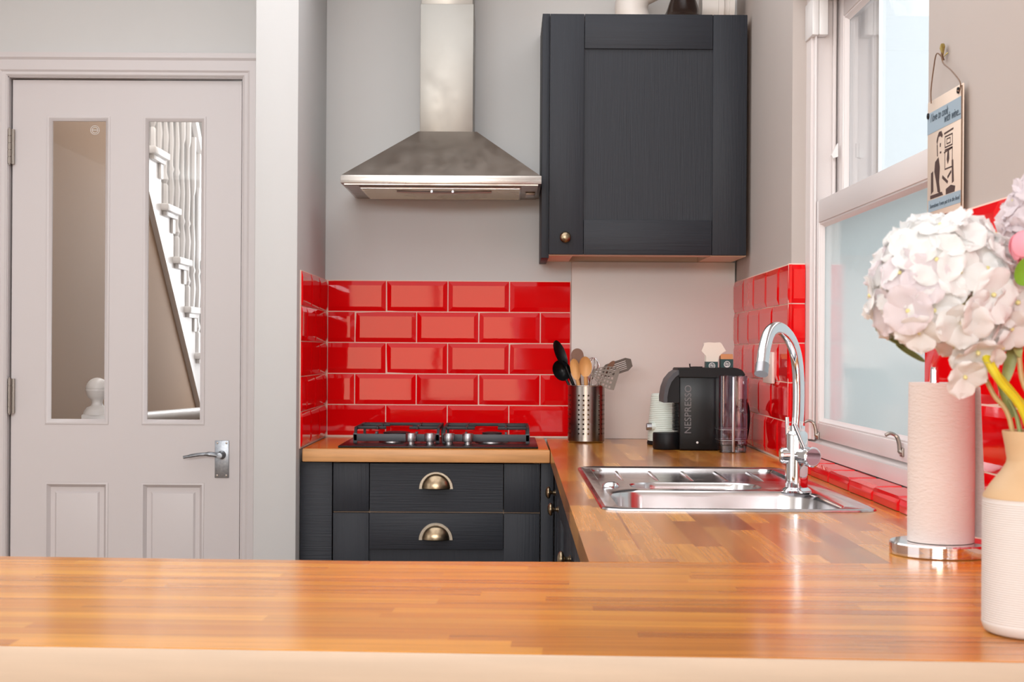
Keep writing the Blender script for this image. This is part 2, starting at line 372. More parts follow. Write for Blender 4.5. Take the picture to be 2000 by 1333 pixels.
# tiles ------------------------------------------------------------
TC = {}
def tile(parent, w, h, p, rz=0.0, rx=0.0, cut='', m='tile', jit=0.6, bw=0.0145):
    """one bevelled glazed tile; local x along, z up, face toward -y; cut edges (l r t b) carry no bevel"""
    key = (round(w, 4), round(h, 4), cut, m, bw)
    if key not in TC:
        bm = B(); a, b = w/2, h/2; il = a-(0 if 'l' in cut else bw); ir = a-(0 if 'r' in cut else bw); it = b-(0 if 't' in cut else bw); ib = b-(0 if 'b' in cut else bw)
        loft(bm, [[(-a, 0, -b), (a, 0, -b), (a, 0, b), (-a, 0, b)], [(-a, -0.0052, -b), (a, -0.0052, -b), (a, -0.0052, b), (-a, -0.0052, b)],
                  [(-il, -0.0085, -ib), (ir, -0.0085, -ib), (ir, -0.0085, it), (-il, -0.0085, it)]], True, True)
        finish(bm, 5); me = bpy.data.meshes.new('tile'); bm.to_mesh(me); bm.free(); me.materials.append(M[m]); TC[key] = me
    o = bpy.data.objects.new('tile', TC[key]); C.objects.link(o); place(o, p, parent)
    o.rotation_euler = (rx+math.radians(random.uniform(-jit, jit)), 0, rz+math.radians(random.uniform(-jit, jit)))
    return o
TT, TPH, TPW = 1.4265, 0.1016, 0.2015
def rowz(r): return TT-TPH*(r+0.5)
# back wall
bm = B(); box(bm, -0.592, 0.2085, 4.9955, 5.0, WT, TT+0.0015); obj('grout', bm, M['grout'], wall_back)
for r in range(5):
    js = [-0.587]+([-0.3955, -0.194, 0.0075] if r % 2 == 0 else [-0.4975, -0.296, -0.0925, 0.109])+[0.2075]
    for i, (a, b) in enumerate(zip(js, js[1:])):
        cut = ('l' if i == 0 else '')+('r' if i == len(js)-2 else '')
        tile(wall_back, b-a-0.003, TPH-0.003, ((a+b)/2, 5.0, rowz(r)), cut=cut)
# side of the nib, facing +X
bm = B(); box(bm, -0.596, -0.592, 4.385, 4.9955, WT, TT+0.0015); obj('grout', bm, M['grout'], wall_nib)
for r in range(5):
    js = [4.385]+([4.59, 4.79] if r % 2 == 0 else [4.487, 4.69, 4.89])+[4.9905]
    for i, (a, b) in enumerate(zip(js, js[1:])):
        tile(wall_nib, b-a-0.003, TPH-0.003, (-0.5955, (a+b)/2, rowz(r)), rz=PI/2, cut=('l' if i == 0 else '')+('r' if i == len(js)-2 else ''))
# far section of the right wall, facing -X, a little out of square
ang = math.atan2(0.749-0.7295, 5.1-3.92)
def rw(y): return 0.7295+(y-3.92)*math.tan(ang)
bm = B(); prism(bm, [(rw(3.915)-0.004, 3.915), (rw(3.915)+0.001, 3.915), (rw(5.0)+0.001, 5.0), (rw(5.0)-0.004, 5.0)], WT, TT+0.0015); obj('grout', bm, M['grout'], wall_right)
for r in range(5):
    js = [3.906]+([4.075, 4.30, 4.53, 4.76] if r % 2 == 0 else [4.19, 4.42, 4.64, 4.87])+[4.975]
    for i, (a, b) in enumerate(zip(js, js[1:])):
        y = (a+b)/2
        tile(wall_right, b-a-0.003, TPH-0.003, (rw(y), y, rowz(r)), rz=-PI/2-ang, cut='l' if i == len(js)-2 else '')
# return into the window reveal, facing -Y
bm = B(); box(bm, 0.722, 0.764, 3.9165, 3.9205, 0.94, TT+0.0015); obj('grout', bm, M['grout'], wall_right)
for r in range(5):
    lo = max(0.943, TT-TPH*(r+1)); hi = TT-TPH*r
    if hi-lo > 0.02: tile(wall_right, 0.0415, hi-lo-0.003, (0.7435, 3.92, (lo+hi)/2), cut='r', bw=0.012)
# near section of the right wall
bm = B(); box(bm, 0.7253, 0.7300, 1.2, 2.648, WT, TT+0.0015); obj('grout', bm, M['grout'], wall_right)
for r in range(5):
    js = [2.65-k*TPW-(0 if r % 2 == 0 else TPW/2) for k in range(8)]
    if r % 2: js = [2.65]+js
    for i, (a, b) in enumerate(zip(js, js[1:])):
        tile(wall_right, a-b-0.003, TPH-0.003, (0.7297, (a+b)/2, rowz(r)), rz=-PI/2)
# tiled ledge under the window
ledge = thing('trim_1', (0.74, 3.28, WT), 'low ledge of pink red tiles under the window', None, kind='structure')
bm = B(); box(bm, 0.7125, 0.775, 2.655, 3.914, WT, 0.9335); obj('grout', bm, M['grout'], ledge)
ys = [2.655, 2.74, 2.94, 3.14, 3.34, 3.54, 3.74, 3.905]
for i, (a, b) in enumerate(zip(ys, ys[1:])):
    tile(ledge, b-a-0.005, 0.0205, (0.7130, (a+b)/2, WT+0.0115), rz=-PI/2, cut='b', bw=0.007)
    tile(ledge, b-a-0.005, 0.058, (0.7365, (a+b)/2, 0.9333), rz=-PI/2, rx=-PI/2, cut='tb' if i % 2 else 't')
# cream board behind the coffee machine
bm = B(); box(bm, 0.2095, 0.742, 4.972, 4.9995, WT, 1.4915, 0.002); obj('trim_2', bm, mat('cream splash board', srgb(222, 214, 208), 0.45), kind='structure', label='plain cream splash board behind the coffee machine')

# ------------------------------------------------------------------ panelled door with two glass panes
door = thing('door_1', ((DL+DR)/2, 5.04, 0), 'pinkish white panelled door with two tall glass panes', None, kind='structure')
Y0, Y1 = 5.022, 5.062
xa, xb = at(92, 500, 5.03)[0], at(215, 500, 5.03)[0]; xc, xd = at(280, 500, 5.03)[0], at(402, 500, 5.03)[0]
zt, zb = at(250, 228, 5.03)[1], at(250, 829, 5.03)[1]; pt = at(250, 943, 5.03)[1]; pb = 0.25
bm = B()
for a, b in ((DL+0.004, xa), (xb, xc), (xd, DR-0.004)): box(bm, a, b, Y0, Y1, 0.01, DT-0.004)
obj('stiles', bm, M['door'], door)
for a, b, nm in ((zt, DT-0.004, 'top_rail'), (pt, zb, 'lock_rail'), (0.01, pb, 'bottom_rail')):
    bm = B(); box(bm, xa, xb, Y0, Y1, a, b); box(bm, xc, xd, Y0, Y1, a, b); obj(nm, bm, M['door'], door)
for a, b in ((xa, xb), (xc, xd)):
    bm = B()                                                       # glazing bead: frame with a stepped section
    prof = [(0, -0.003), (0.004, -0.004), (0.008, -0.001), (0.011, 0.003), (0.016, 0.006), (0.016, 0.014), (0, 0.014)]
    loft(bm, [[(a+t, Y0+y, zb+t), (b-t, Y0+y, zb+t), (b-t, Y0+y, zt-t), (a+t, Y0+y, zt-t)] for t, y in prof+prof[:1]])
    obj('glazing_bead', bm, M['door'], door, smooth=60)
    bm = B(); box(bm, a+0.012, b-0.012, Y0+0.012, Y0+0.016, zb+0.012, zt-0.012); gp = obj('glass_pane', bm, M['glass'], door)
    if a == xa:
        x, z = at(185, 254, 5.03); bm = B()
        for r in (0.0145, 0.0095): tube(bm, [(x+r*math.cos(t*PI/12), Y0+0.0112, z+r*math.sin(t*PI/12)) for t in range(24)], 0.0009, 6, closed=True)
        tube(bm, [(x-0.008, Y0+0.0112, z), (x+0.008, Y0+0.0112, z)], 0.0012, 6)
        obj('etched_mark', bm, M['white'], gp, label='small round etched mark')
    bm = B()                                                       # raised lower panel
    pr = [(0, -0.002), (0.006, -0.003), (0.012, 0.006), (0.016, 0.012), (0.030, 0.012), (0.036, 0.006), (0.040, 0.005)]
    loft(bm, [[(a+t, Y0+y, pb+t), (b-t, Y0+y, pb+t), (b-t, Y0+y, pt-t), (a+t, Y0+y, pt-t)] for t, y in pr], cap1=True)
    obj('panel', bm, M['door'], door, smooth=20)
for py in (286, 774):
    x, z = at(19, py, 5.0); bm = B(); h = 0.057
    for k in range(5): a = z-h+k*2*h/5; tube(bm, [(x, 4.998, a+0.0008), (x, 4.998, a+2*h/5-0.0008)], 0.0062, 10)
    tube(bm, [(x, 4.998, z-h-0.004), (x, 4.998, z+h+0.004)], 0.0035, 10); box(bm, x-0.006, x+0.012, 5.004, 5.0165, z-h, z+h)
    obj('hinge', bm, M['steel_dark'], door, label='worn metal hinge')
x0, z1 = at(420, 861, 5.02); x1, z0 = at(447, 934, 5.02)
bm = B(); box(bm, x0, x1, Y0-0.005, Y0, z0, z1, 0.0012); plate = obj('handle_plate', bm, M['pewter'], door, label='grey pewter back plate')
bm = B(); xm = (x0+x1)/2; zm = at(433, 889, 5.02)[1]
lathe(bm, [(0.014, 0.0), (0.014, 0.004), (0.009, 0.008), (0.009, 0.045), (0.0095, 0.048), (0.0, 0.049)], (xm, Y0-0.005, zm), 20, 'y')
tube(bm, spline([(xm, Y0-0.045, zm), (xm-0.03, Y0-0.05, zm+0.005), (xm-0.07, Y0-0.05, zm+0.003), (xm-0.118, Y0-0.045, zm-0.006)], 6), [0.008]*8+[0.006]*8+[0.005]*3, 10)
obj('lever', bm, M['pewter'], plate)
bm = B()
for sx in (x0+0.008, x1-0.008):
    for sz in (z0+0.008, z1-0.008): lathe(bm, [(0.0035, 0), (0.003, 0.0015), (0, 0.002)], (sx, Y0-0.005, sz), 10, 'y')
obj('screws', bm, M['steel_dark'], plate, kind='stuff')
x, z = at(475, 889, 5.0); bm = B(); box(bm, x-0.004, x+0.006, 5.0, 5.02, z-0.024, z+0.022, 0.001); obj('latch_plate', bm, M['brass'], door)
# architrave
arch = thing('trim_3', ((DL+DR)/2, 5.0, 0), 'pinkish white moulded frame round the door', None, kind='structure')
zo = at(250, 103, 4.98)[1]
bm = B(); out, inn, th = DL-0.095, DR+0.115, 0.02
prof = [(0.0, 0.0), (0.0, 0.024), (0.02, 0.024), (0.03, 0.018), (0.07, 0.017), (0.078, 0.012), (0.088, 0.011), (0.095, 0.006), (0.095, 0)]
k = (zo-DT-0.004)/0.095
loft(bm, [[(DL-0.004-0.095+t, 5.0-y, 0.0), (DL-0.004-0.095+t, 5.0-y, zo-t*k), (DR+0.004+0.095-t, 5.0-y, zo-t*k), (DR+0.004+0.095-t, 5.0-y, 0.0)] for t, y in prof])
for f in list(bm.faces):
    c = f.calc_center_median()
    if c.z < 0.02 or (abs(c.z-zo/2) < 1 and abs(c.x-(DL+DR)/2) < 0.1 and c.z < 1.6): bm.faces.remove(f)
obj('architrave', bm, M['door'], arch, smooth=25)
bm = B(); box(bm, DL-0.02, DL-0.002, 4.999, 5.1, 0, DT+0.02); box(bm, DR+0.002, DR+0.02, 4.999, 5.1, 0, DT+0.02); box(bm, DL-0.02, DR+0.02, 4.999, 5.1, DT+0.001, DT+0.02)
obj('lining', bm, M['door'], arch)

# ------------------------------------------------------------------ hall and stairs behind the glass
SX = -1.58
def low(y): return 1.79+(6.77-y)*0.85
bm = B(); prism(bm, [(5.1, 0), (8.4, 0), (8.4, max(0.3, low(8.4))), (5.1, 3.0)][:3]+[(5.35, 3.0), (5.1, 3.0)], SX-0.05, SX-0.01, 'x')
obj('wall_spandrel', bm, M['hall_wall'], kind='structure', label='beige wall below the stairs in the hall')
bm = B(); box(bm, -0.86, -0.80, 5.1, 8.6, 0, 2.95); box(bm, -3.1, -0.8, 8.5, 8.6, 0, 2.95); box(bm, -2.62, -2.56, 5.1, 8.5, 0, 2.95)
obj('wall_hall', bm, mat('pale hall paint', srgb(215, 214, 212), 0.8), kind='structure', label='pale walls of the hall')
stair = thing('staircase', (SX-0.4, 6.6, 0), 'white painted staircase with turned balusters seen through the right door pane', 'stairs')
for i in range(9):
    y, z = 7.85-0.257*i, 1.187+0.228*i
    ya, yb = y-0.257+0.13, y+0.13
    bm = B(); prism(bm, [(ya, low(ya)), (yb, low(yb)), (yb, z-0.04), (ya, z-0.04)], SX-0.05, SX, 'x')
    prism(bm, [(ya+0.0, low(ya)), (yb, low(yb)), (yb, low(yb)+0.03), (ya, low(ya)+0.03)], SX, SX+0.015, 'x')
    obj('string_panel', bm, M['white'], stair)
    bm = B(); box(bm, SX-0.85, SX+0.035, ya, yb+0.03, z-0.04, z-0.008, 0.006); box(bm, SX, SX+0.02, ya+0.03, yb+0.01, z-0.062, z-0.04, 0.003); box(bm, SX, SX+0.012, yb-0.06, yb+0.0, z-0.13, z-0.062, 0.004)
    obj('tread', bm, M['white'], stair)
    for q in (0.07, 0.2):
        yy = ya+q; bm = B()
        prof = [(0.018, 0), (0.018, 0.10), (0.012, 0.11), (0.020, 0.13), (0.011, 0.16), (0.013, 0.22), (0.020, 0.33), (0.012, 0.40), (0.018, 0.42), (0.012, 0.44), (0.016, 0.56), (0.010, 0.66), (0.010, 0.80), (0.017, 0.83), (0.018, 0.85), (0.018, 1.10)]
        lathe(bm, [(r, z-0.008+h) for r, h in prof], (SX-0.03, yy, 0), 8); obj('baluster', bm, M['white'], stair)
bm = B(); tube(bm, [(SX-0.03, 8.0, 1.187+0.98), (SX-0.03, 5.6, 1.187+0.98+2.4*0.887)], 0.03, 8); obj('handrail', bm, M['white'], stair)
bx, bz = at(190, 760, 5.42)
newel = thing('newel_post', (bx, 5.42, 0), 'cream newel post with a ball finial behind the left door pane', 'post')
bm = B(); zc = bz
lathe(bm, [(0.0, zc+0.04)]+[(0.040*math.sin(a*PI/12), zc+0.040*math.cos(a*PI/12)) for a in range(1, 6)]+[(0.041, zc+0.002), (0.0395, zc-0.001), (0.041, zc-0.004), (0.0395, zc-0.008)]+[(0.040*math.sin(a*PI/12), zc-0.004+0.040*math.cos(a*PI/12)) for a in range(8, 11)]+
      [(0.018, zc-0.05), (0.022, zc-0.06), (0.036, zc-0.066), (0.045, zc-0.078), (0.050, zc-0.092), (0.0, zc-0.092)], (bx, 5.42, 0), 28)
obj('ball_finial', bm, M['white'], newel, smooth=50)
bm = B(); box(bm, bx-0.045, bx+0.045, 5.375, 5.465, 0, zc-0.09, 0.004); obj('post', bm, M['white'], newel)
hx, hz = at(396, 803, 6.4)
bm = B(); tube(bm, [(bx+0.075, 5.47, zc-0.115), (hx, 6.4, hz-0.01), (hx+0.03, 6.8, hz)], 0.026, 12)
tag(obj('banister_rail', bm, M['white']), 'round white rail low behind the right door pane', 'rail')
rail_z = hz

# ------------------------------------------------------------------ sash window
win = thing('window_1', (0.84, 3.28, 0.94), 'white timber sash window with frosted lower pane', None, kind='structure')
WM = M['window']
bm = B()
box(bm, 0.765, 0.775, 3.86, 3.92, 0.98, 2.09); box(bm, 0.775, 0.93, 3.86, 3.92, 0.98, 2.12)
box(bm, 0.765, 0.93, 2.65, 2.70, 0.98, 2.12); box(bm, 0.765, 0.93, 2.65, 3.92, 2.09, 2.12)
box(bm, 0.818, 0.826, 3.845, 3.86, 0.98, 2.09, 0.001); box(bm, 0.771, 0.776, 3.838, 3.862, 0.98, 2.09, 0.001)
obj('box_frame', bm, WM, win)
bm = B(); box(bm, 0.777, 0.80, 3.82, 3.859, 1.996, 2.089, 0.003); box(bm, 0.760, 0.777, 3.82, 3.915, 1.996, 2.089, 0.003); obj('jamb_block', bm, M['white'], win)
bm = B(); prism(bm, [(0.7665, 0.9435), (0.93, 0.9435), (0.93, 0.985), (0.792, 0.985), (0.778, 0.975), (0.7665, 0.975)], 2.65, 3.92, 'y'); obj('sill_board', bm, WM, win)
def sash(name, xf, xb_, gx, y0, y1, z0, z1, sw, tr, br, pane_mat):
    f = B(); box(f, xf, xb_, y1-sw, y1, z0, z1, 0.002); box(f, xf, xb_, y0, y0+sw, z0, z1, 0.002)
    box(f, xf, xb_, y0+sw, y1-sw, z1-tr, z1, 0.002); box(f, xf, xb_, y0+sw, y1-sw, z0, z0+br, 0.002)
    fr = obj(name, f, WM, win)
    b = B(); a0, a1, c0, c1 = y0+sw, y1-sw, z0+br, z1-tr
    pr = [(0, xf+0.003), (0.004, xf+0.003), (0.007, xf+0.009), (0.010, gx-0.003), (0.012, gx-0.001), (0, gx-0.001)]
    loft(b, [[(x, a0+t, c0+t), (x, a1-t, c0+t), (x, a1-t, c1-t), (x, a0+t, c1-t)] for t, x in pr+pr[:1]]); obj('glazing_bead', b, WM, fr)
    g = B(); box(g, gx, gx+0.004, a0+0.001, a1-0.001, c0+0.001, c1-0.001); obj('glass_pane', g, pane_mat, fr)
    return fr
ls = sash('lower_sash', 0.777, 0.815, 0.792, 2.70, 3.858, 0.986, 1.58, 0.046, 0.056, 0.038, M['frost'])
us = sash('upper_sash', 0.830, 0.868, 0.845, 2.70, 3.858, 1.525, 2.088, 0.07, 0.052, 0.05, M['glass'])
for (px, py) in ((1600, 838), (1765, 867)):
    d = 2980*0.777/(px-CX); z = at(px, py, d)[1]; bm = B()
    tube(bm, spline([(0.777, d-0.004, z-0.018), (0.771, d, z-0.014), (0.769, d, z), (0.764, d, z+0.014), (0.752, d, z+0.02), (0.742, d, z+0.016)], 5), [0.006]*6+[0.0045]*10+[0.0035]*10, 8)
    lathe(bm, [(0.008, 0.0), (0.008, 0.003), (0.004, 0.005)], (0.777, d-0.004, z-0.018), 12, 'x') if False else box(bm, 0.7725, 0.777, d-0.010, d+0.010, z-0.026, z-0.008, 0.0015)
    obj('sash_lift', bm, M['steel_dark'], ls, label='hooked metal lift')
bm = B(); z = at(1627, 310, 3.84)[1]; prism(bm, [(0.822, z), (0.810, z-0.004), (0.806, z+0.004), (0.822, z+0.034)], 3.80, 3.815, 'y'); obj('sash_stop', bm, M['white'], us)
bm = B(); prism(bm, [(3.8, 0), (3.9, 0), (3.9, 0.1), (3.8, 0.1)], 0, 0.001) if False else box(bm, 2.6, 2.7, -2, 16, -0.1, 4.6)
obj('wall_outside', bm, M['outside'], kind='structure', label='white rendered wall outside the window')
bm = B(); box(bm, 1.0, 2.6, -2, 16, -0.12, -0.02); obj('floor_outside', bm, M['outside'], kind='structure')
win2 = thing('window_2', (-0.72, -2.65, 0.3), 'tall glazed doors behind the viewer', None, kind='structure')
bm = B(); box(bm, -1.5, -1.45, -2.68, -2.62, 0.3, 1.95); box(bm, 0.01, 0.06, -2.68, -2.62, 0.3, 1.95); box(bm, -2.6, 0.9, -2.68, -2.62, 1.9, 1.95); box(bm, -1.45, 0.01, -2.68, -2.62, 0.3, 0.35); box(bm, -0.75, -0.69, -2.61, -2.57, 0.35, 1.9)
obj('frame', bm, M['white'], win2)

# ------------------------------------------------------------------ worktops made of solid staves
def staves(root, u0, u1, v0, v1, rw_, lmin, lmax, xf, m, holes=(), z0=WT-0.038, z1=WT):
    n = max(1, round((v1-v0)/rw_)); cuts = [v0+(v1-v0)*i/n for i in range(n+1)]
    cuts = sorted(set(cuts+[h for H in holes for h in H[2:]])); cuts = [c for i, c in enumerate(cuts) if i == 0 or c-cuts[i-1] > 0.004 or any(abs(c-h) < 1e-6 for H in holes for h in H[2:])]
    for a, b in zip(cuts, cuts[1:]):
        if b-a < 1e-4: continue
        u = u0-random.uniform(0, lmax); segs = []
        while u < u1:
            e = u+random.uniform(lmin, lmax); segs.append((max(u, u0), min(e, u1))); u = e
        for s, e in segs:
            if e-s < 1e-3: continue
            bits = [(s, e)]
            for H in holes:
                if b > H[2]+1e-6 and a < H[3]-1e-6:
                    bits = [q for p_, r_ in bits for q in ((p_, min(r_, H[0])), (max(p_, H[1]), r_)) if q[1]-q[0] > 1e-3]
            for p_, r_ in bits:
                bm = B(); box(bm, p_, r_, a, b, z0, z1)
                for v in bm.verts: v.co = Vector(xf(*v.co))
                obj('stave', bm, m, root)
SKEW = 0.006
def xs(u, v, z): return (v+SKEW*(u-3.2)*max(0, (0.73-v)/0.6), u, z)
PY0, PY1, PANG = 1.425, 2.047, math.radians(2.9)
sink_top = thing('sink_worktop', (0.42, 3.5, WT-0.038), 'oiled wooden worktop with the sink, running below the window to the cream board', 'worktop')
staves(sink_top, PY1+0.022, 4.971, 0.120, 0.728, 0.0405, 0.16, 0.42, xs, M['wood_y'], holes=[(2.755, 3.70, 0.197, 0.648)])
hob_top = thing('hob_worktop', (-0.23, 4.7, WT-0.038), 'short wooden worktop carrying the gas hob below the red tiles', 'worktop')
staves(hob_top, -0.586, 0.1225, 4.402, 4.99, 0.0405, 0.2, 0.5, lambda u, v, z: (u, v, z), M['wood_x'], holes=[(-0.46, 0.065, 4.47, 4.90)])
bm = B(); box(bm, -0.587, 0.126, 4.385, 4.4018, WT-0.038, WT-0.0002, 0.004); obj('front_edge', bm, M['wood_front'], hob_top, label='lighter honey front edge')
pen = thing('peninsula_worktop', (-0.1, 1.75, WT-0.038), 'long wooden breakfast bar worktop across the foreground with a front edge coloured pale for strong light', 'worktop')
def pf(u, v, z):
    c, s = math.cos(PANG), math.sin(PANG); du, dv = u-0.113, v-PY1
    return (0.113+du*c+dv*s, PY1-du*s+dv*c, z)
def pf2(u, v, z):                                           # square off the ends against the wall and the sink run
    x, y, z = pf(u, v, z)
    if x > 0.7245: x = 0.7245
    if u > 0.05 and v > PY1-0.001: y = PY1+0.022 if x > 0.10 else y
    return (x, y, z)
staves(pen, -1.15, 0.80, PY1-0.612, PY1, 0.0305, 0.25, 0.75, pf2, M['wood_x'])
bm = B(); box(bm, -1.15, 0.80, PY1-0.617, PY1-0.6122, WT-0.038, WT-0.0003, 0.0015)
for v in bm.verts: v.co = Vector(pf2(*v.co))
obj('front_edge', bm, M['wood_edge_lit'], pen, label='front edge strip with strong light painted in as a pale tone')

# ------------------------------------------------------------------ cabinets
DY = 4.402                                     # face of the drawers
def shaker(parent, name, x0, x1, z0, z1, y, st, top=None, bot=None, th=0.020, rec=0.008, flip=None, label=None):
    """shaker front facing -Y (flip maps it elsewhere): one empty-free part with stiles, rails and a sunk panel as its pieces"""
    X = flip or (lambda x, yy, z: (x, yy, z))
    def piece(nm, a, b, c, d, y0, y1, m, bev, par):
        bm = B(); box(bm, a, b, y0, y1, c, d, bev)
        for v in bm.verts: v.co = Vector(X(*v.co))
        return obj(nm, bm, m, par)
    top = st if top is None else top; bot = st if bot is None else bot
    g = 0.0012
    base = piece(name, x0+st-(0.004 if top or bot else -0.001), x1-st+(0.004 if top or bot else -0.001), z0+(bot or 0.0)-(0.004 if bot else -0.0005), z1-(top or 0.0)+(0.004 if top else -0.001), y+(rec if (top or bot) else 0.0004), y+th, M['cab_h'] if not (top or bot) else M['cab_v'], 0, parent)
    if label: base['label'] = label
    piece('stile', x0, x0+st-g, z0, z1, y, y+th, M['cab_v'], 0.0016, base); piece('stile', x1-st+g, x1, z0, z1, y, y+th, M['cab_v'], 0.0016, base)
    if top: piece('rail', x0+st, x1-st, z1-top, z1, y, y+th, M['cab_h'], 0.0012, base)
    if bot: piece('rail', x0+st, x1-st, z0, z0+bot, y, y+th, M['cab_h'], 0.0012, base)
    return base
def cup_pull(x, y, z, parent):
    bm = B(); a, b, c = 0.040, 0.041, 0.024; n, k = 24, 8
    grid = [[bm.verts.new((x+a*math.cos(PI*i/n)*math.cos(PI/2*j/k), y-0.002-c*math.sin(PI/2*j/k)*(1 if i not in (0, n) else 1), z+b*math.sin(PI*i/n)*math.cos(PI/2*j/k))) for j in range(k+1)] for i in range(n+1)]
    for i in range(n):
        for j in range(k):
            q = [grid[i][j], grid[i+1][j], grid[i+1][j+1], grid[i][j+1]]
            if j == k-1: q = q[:3] if False else [grid[i][j], grid[i+1][j], grid[i][j+1]]
            bm.faces.new(q)
    o = obj('cup_handle', bm, M['brass'], parent, smooth=80, label='antique brass cup handle')
    s = o.modifiers.new('thick', 'SOLIDIFY'); s.thickness = 0.0015; s.offset = 1
    bm = B()
    pr = []
    for t in range(n+1):
        ang_ = PI*t/n; ca, sa = math.cos(ang_), math.sin(ang_)
        pr.append([(x+ca*r, y-h, z-0.002+sa*r*1.0) for r, h in ((0.0395, 0.0), (0.0395, 0.003), (0.0485, 0.003), (0.0498, 0.0015), (0.0498, 0.0))])
    R = [[bm.verts.new(p) for p in l] for l in pr]
    for A, D in zip(R, R[1:]):
        for i in range(5): bm.faces.new((A[i], A[(i+1) % 5], D[(i+1) % 5], D[i]))
    bm.faces.new(R[0]); bm.faces.new(R[-1][::-1])
    obj('rim', bm, M['brass_pale'], o)
    return o
def knob(x, y, z, parent, axis='y', s=1.0, long=1.0):
    bm = B(); pr = [(0.009, 0), (0.009, 0.002), (0.0055, 0.004), (0.005, 0.012*long), (0.007, 0.014*long), (0.0150, 0.016*long), (0.0172, 0.019*long), (0.0165, 0.023*long), (0.012, 0.027*long), (0.006, 0.029*long), (0, 0.0295*long)]
    if axis == 'y': lathe(bm, [(r*s, h*s) for r, h in pr], (x, y, z), 28, 'y')
    else: lathe(bm, [(r*s, -h*s) for r, h in pr], (x, y, z), 28, 'x')
    return obj('knob', bm, M['brass'], parent, smooth=50, label='antique brass knob')

# drawer unit under the hob
dr = thing('drawer_cabinet', (-0.2, 4.7, 0), 'charcoal shaker drawer unit with two brass cup handles under the hob', 'cabinet')
bm = B()
for a, b in ((-0.499, -0.481), (0.080, 0.098)): box(bm, a, b, DY+0.021, 4.98, 0.10, WT-0.039)
box(bm, -0.481, 0.080, DY+0.021, 4.98, 0.10, 0.118); box(bm, -0.481, 0.080, 4.96, 4.98, 0.118, WT-0.039); 
box(bm, -0.481, 0.080, DY+0.021, DY+0.03, 0.723, 0.738)
obj('carcass', bm, M['carcass_wood'], dr)
bm = B(); box(bm, -0.5, 0.1, DY+0.05, DY+0.068, 0, 0.1); obj('plinth', bm, M['cab_h'], dr)
bm = B(); box(bm, -0.594, -0.502, DY, DY+0.02, 0.0, WT-0.039, 0.001); obj('filler_panel', bm, M['cab_h'], dr)
x0, x1, st = -0.499, 0.0975, 0.105
d1 = shaker(dr, 'drawer_front', x0, x1, 0.733, 0.8725, DY, st, 0, 0)
cup_pull(-0.202, DY, 0.801, d1)
d2 = shaker(dr, 'drawer_front', x0, x1, 0.375, 0.7285, DY, st, 0.104, 0.104)
cup_pull(-0.202, DY, 0.6535, d2)
d3 = shaker(dr, 'drawer_front', x0, x1, 0.11, 0.371, DY, st, 0, 0)
bm = B(); box(bm, 0.1005, 0.137, DY, DY+0.02, 0.0, WT-0.039, 0.001); obj('corner_post', bm, M['cab_v'], dr)

# cabinets below the sink run, facing -X
def mx(x, y, z): return (0.140+(y-0.0), 0.0-x, z)       # front facing -Y becomes front facing -X at X = .140
def side_unit(ya, yb, knobs, label, split=None):
    """ya far end, yb near end"""
    t = thing('base_cabinet', (0.4, (ya+yb)/2, 0), label, 'cabinet')
    bm = B()
    box(bm, 0.161, 0.70, ya-0.018, ya, 0.1, WT-0.039); box(bm, 0.161, 0.70, yb, yb+0.018, 0.1, WT-0.039)
    box(bm, 0.161, 0.70, yb+0.018, ya-0.018, 0.1, 0.118)
    obj('carcass', bm, M['carcass_wood'], t)
    bm = B(); box(bm, 0.2, 0.218, yb, ya, 0, 0.1); obj('plinth', bm, M['cab_v'], t)
    edges = [ya]+([split] if split else [])+[yb]
    for i, (a, b) in enumerate(zip(edges, edges[1:])):
        dd = shaker(t, 'door', -a+0.0015, -b-0.0015, 0.11, 0.8725, 0.0, 0.07 if a-b < 0.3 else 0.105, flip=mx)
        if i < len(knobs) and knobs[i]: knob(0.140, knobs[i][0], knobs[i][1], dd, 'x')
    return t
side_unit(4.398, 4.02, [(4.300, 0.800), (4.075, 0.776)], 'narrow charcoal corner cabinet with two brass knobs beside the drawers', split=4.21)
side_unit(4.015, 3.415, [], 'charcoal base cabinet next to the corner cabinet, under the far end of the sink')
side_unit(3.41, 2.60, [(3.28, 0.752), (2.72, 0.752)], 'wide charcoal base cabinet under the near end of the sink', split=3.005)
pb_ = thing('peninsula_cabinet', (0, 1.75, 0), 'charcoal back panel and ends carrying the breakfast bar', 'cabinet')
bm = B(); box(bm, -0.95, 0.62, 1.62, 1.64, 0, WT-0.0385); box(bm, -0.95, -0.93, 1.64, 1.90, 0, WT-0.0385); box(bm, 0.18, 0.20, 1.64, 1.95, 0, WT-0.0385); box(bm, 0.68, 0.70, 1.95, 2.55, 0, WT-0.0385)
box(bm, 0.165, 0.68, 2.50, 2.52, 0, WT-0.0385)
obj('panels', bm, M['cab_dark'], pb_)

# wall cabinet
wc = thing('wall_cabinet', (0.42, 5.0, 1.49), 'charcoal shaker wall cabinet with one brass knob beside the cooker hood', 'cabinet')
bm = B(); box(bm, 0.1035, 0.1262, 4.668, 4.999, 1.484, 2.232, 0.001); obj('end_panel', bm, M['cab_v'], wc)
bm = B(); box(bm, 0.1265, 0.143, 4.672, 4.999, 1.492, 2.225); box(bm, 0.712, 0.730, 4.672, 4.999, 1.492, 2.225); box(bm, 0.143, 0.712, 4.672, 4.999, 2.207, 2.225); box(bm, 0.143, 0.712, 4.985, 4.999, 1.492, 2.207)
box(bm, 0.143, 0.20, 4.672, 4.985, 1.492, 1.51); box(bm, 0.62, 0.712, 4.672, 4.985, 1.492, 1.51); box(bm, 0.20, 0.62, 4.672, 4.74, 1.494, 1.51)
obj('carcass', bm, M['carcass_wood'], wc, label='pale wood underside')
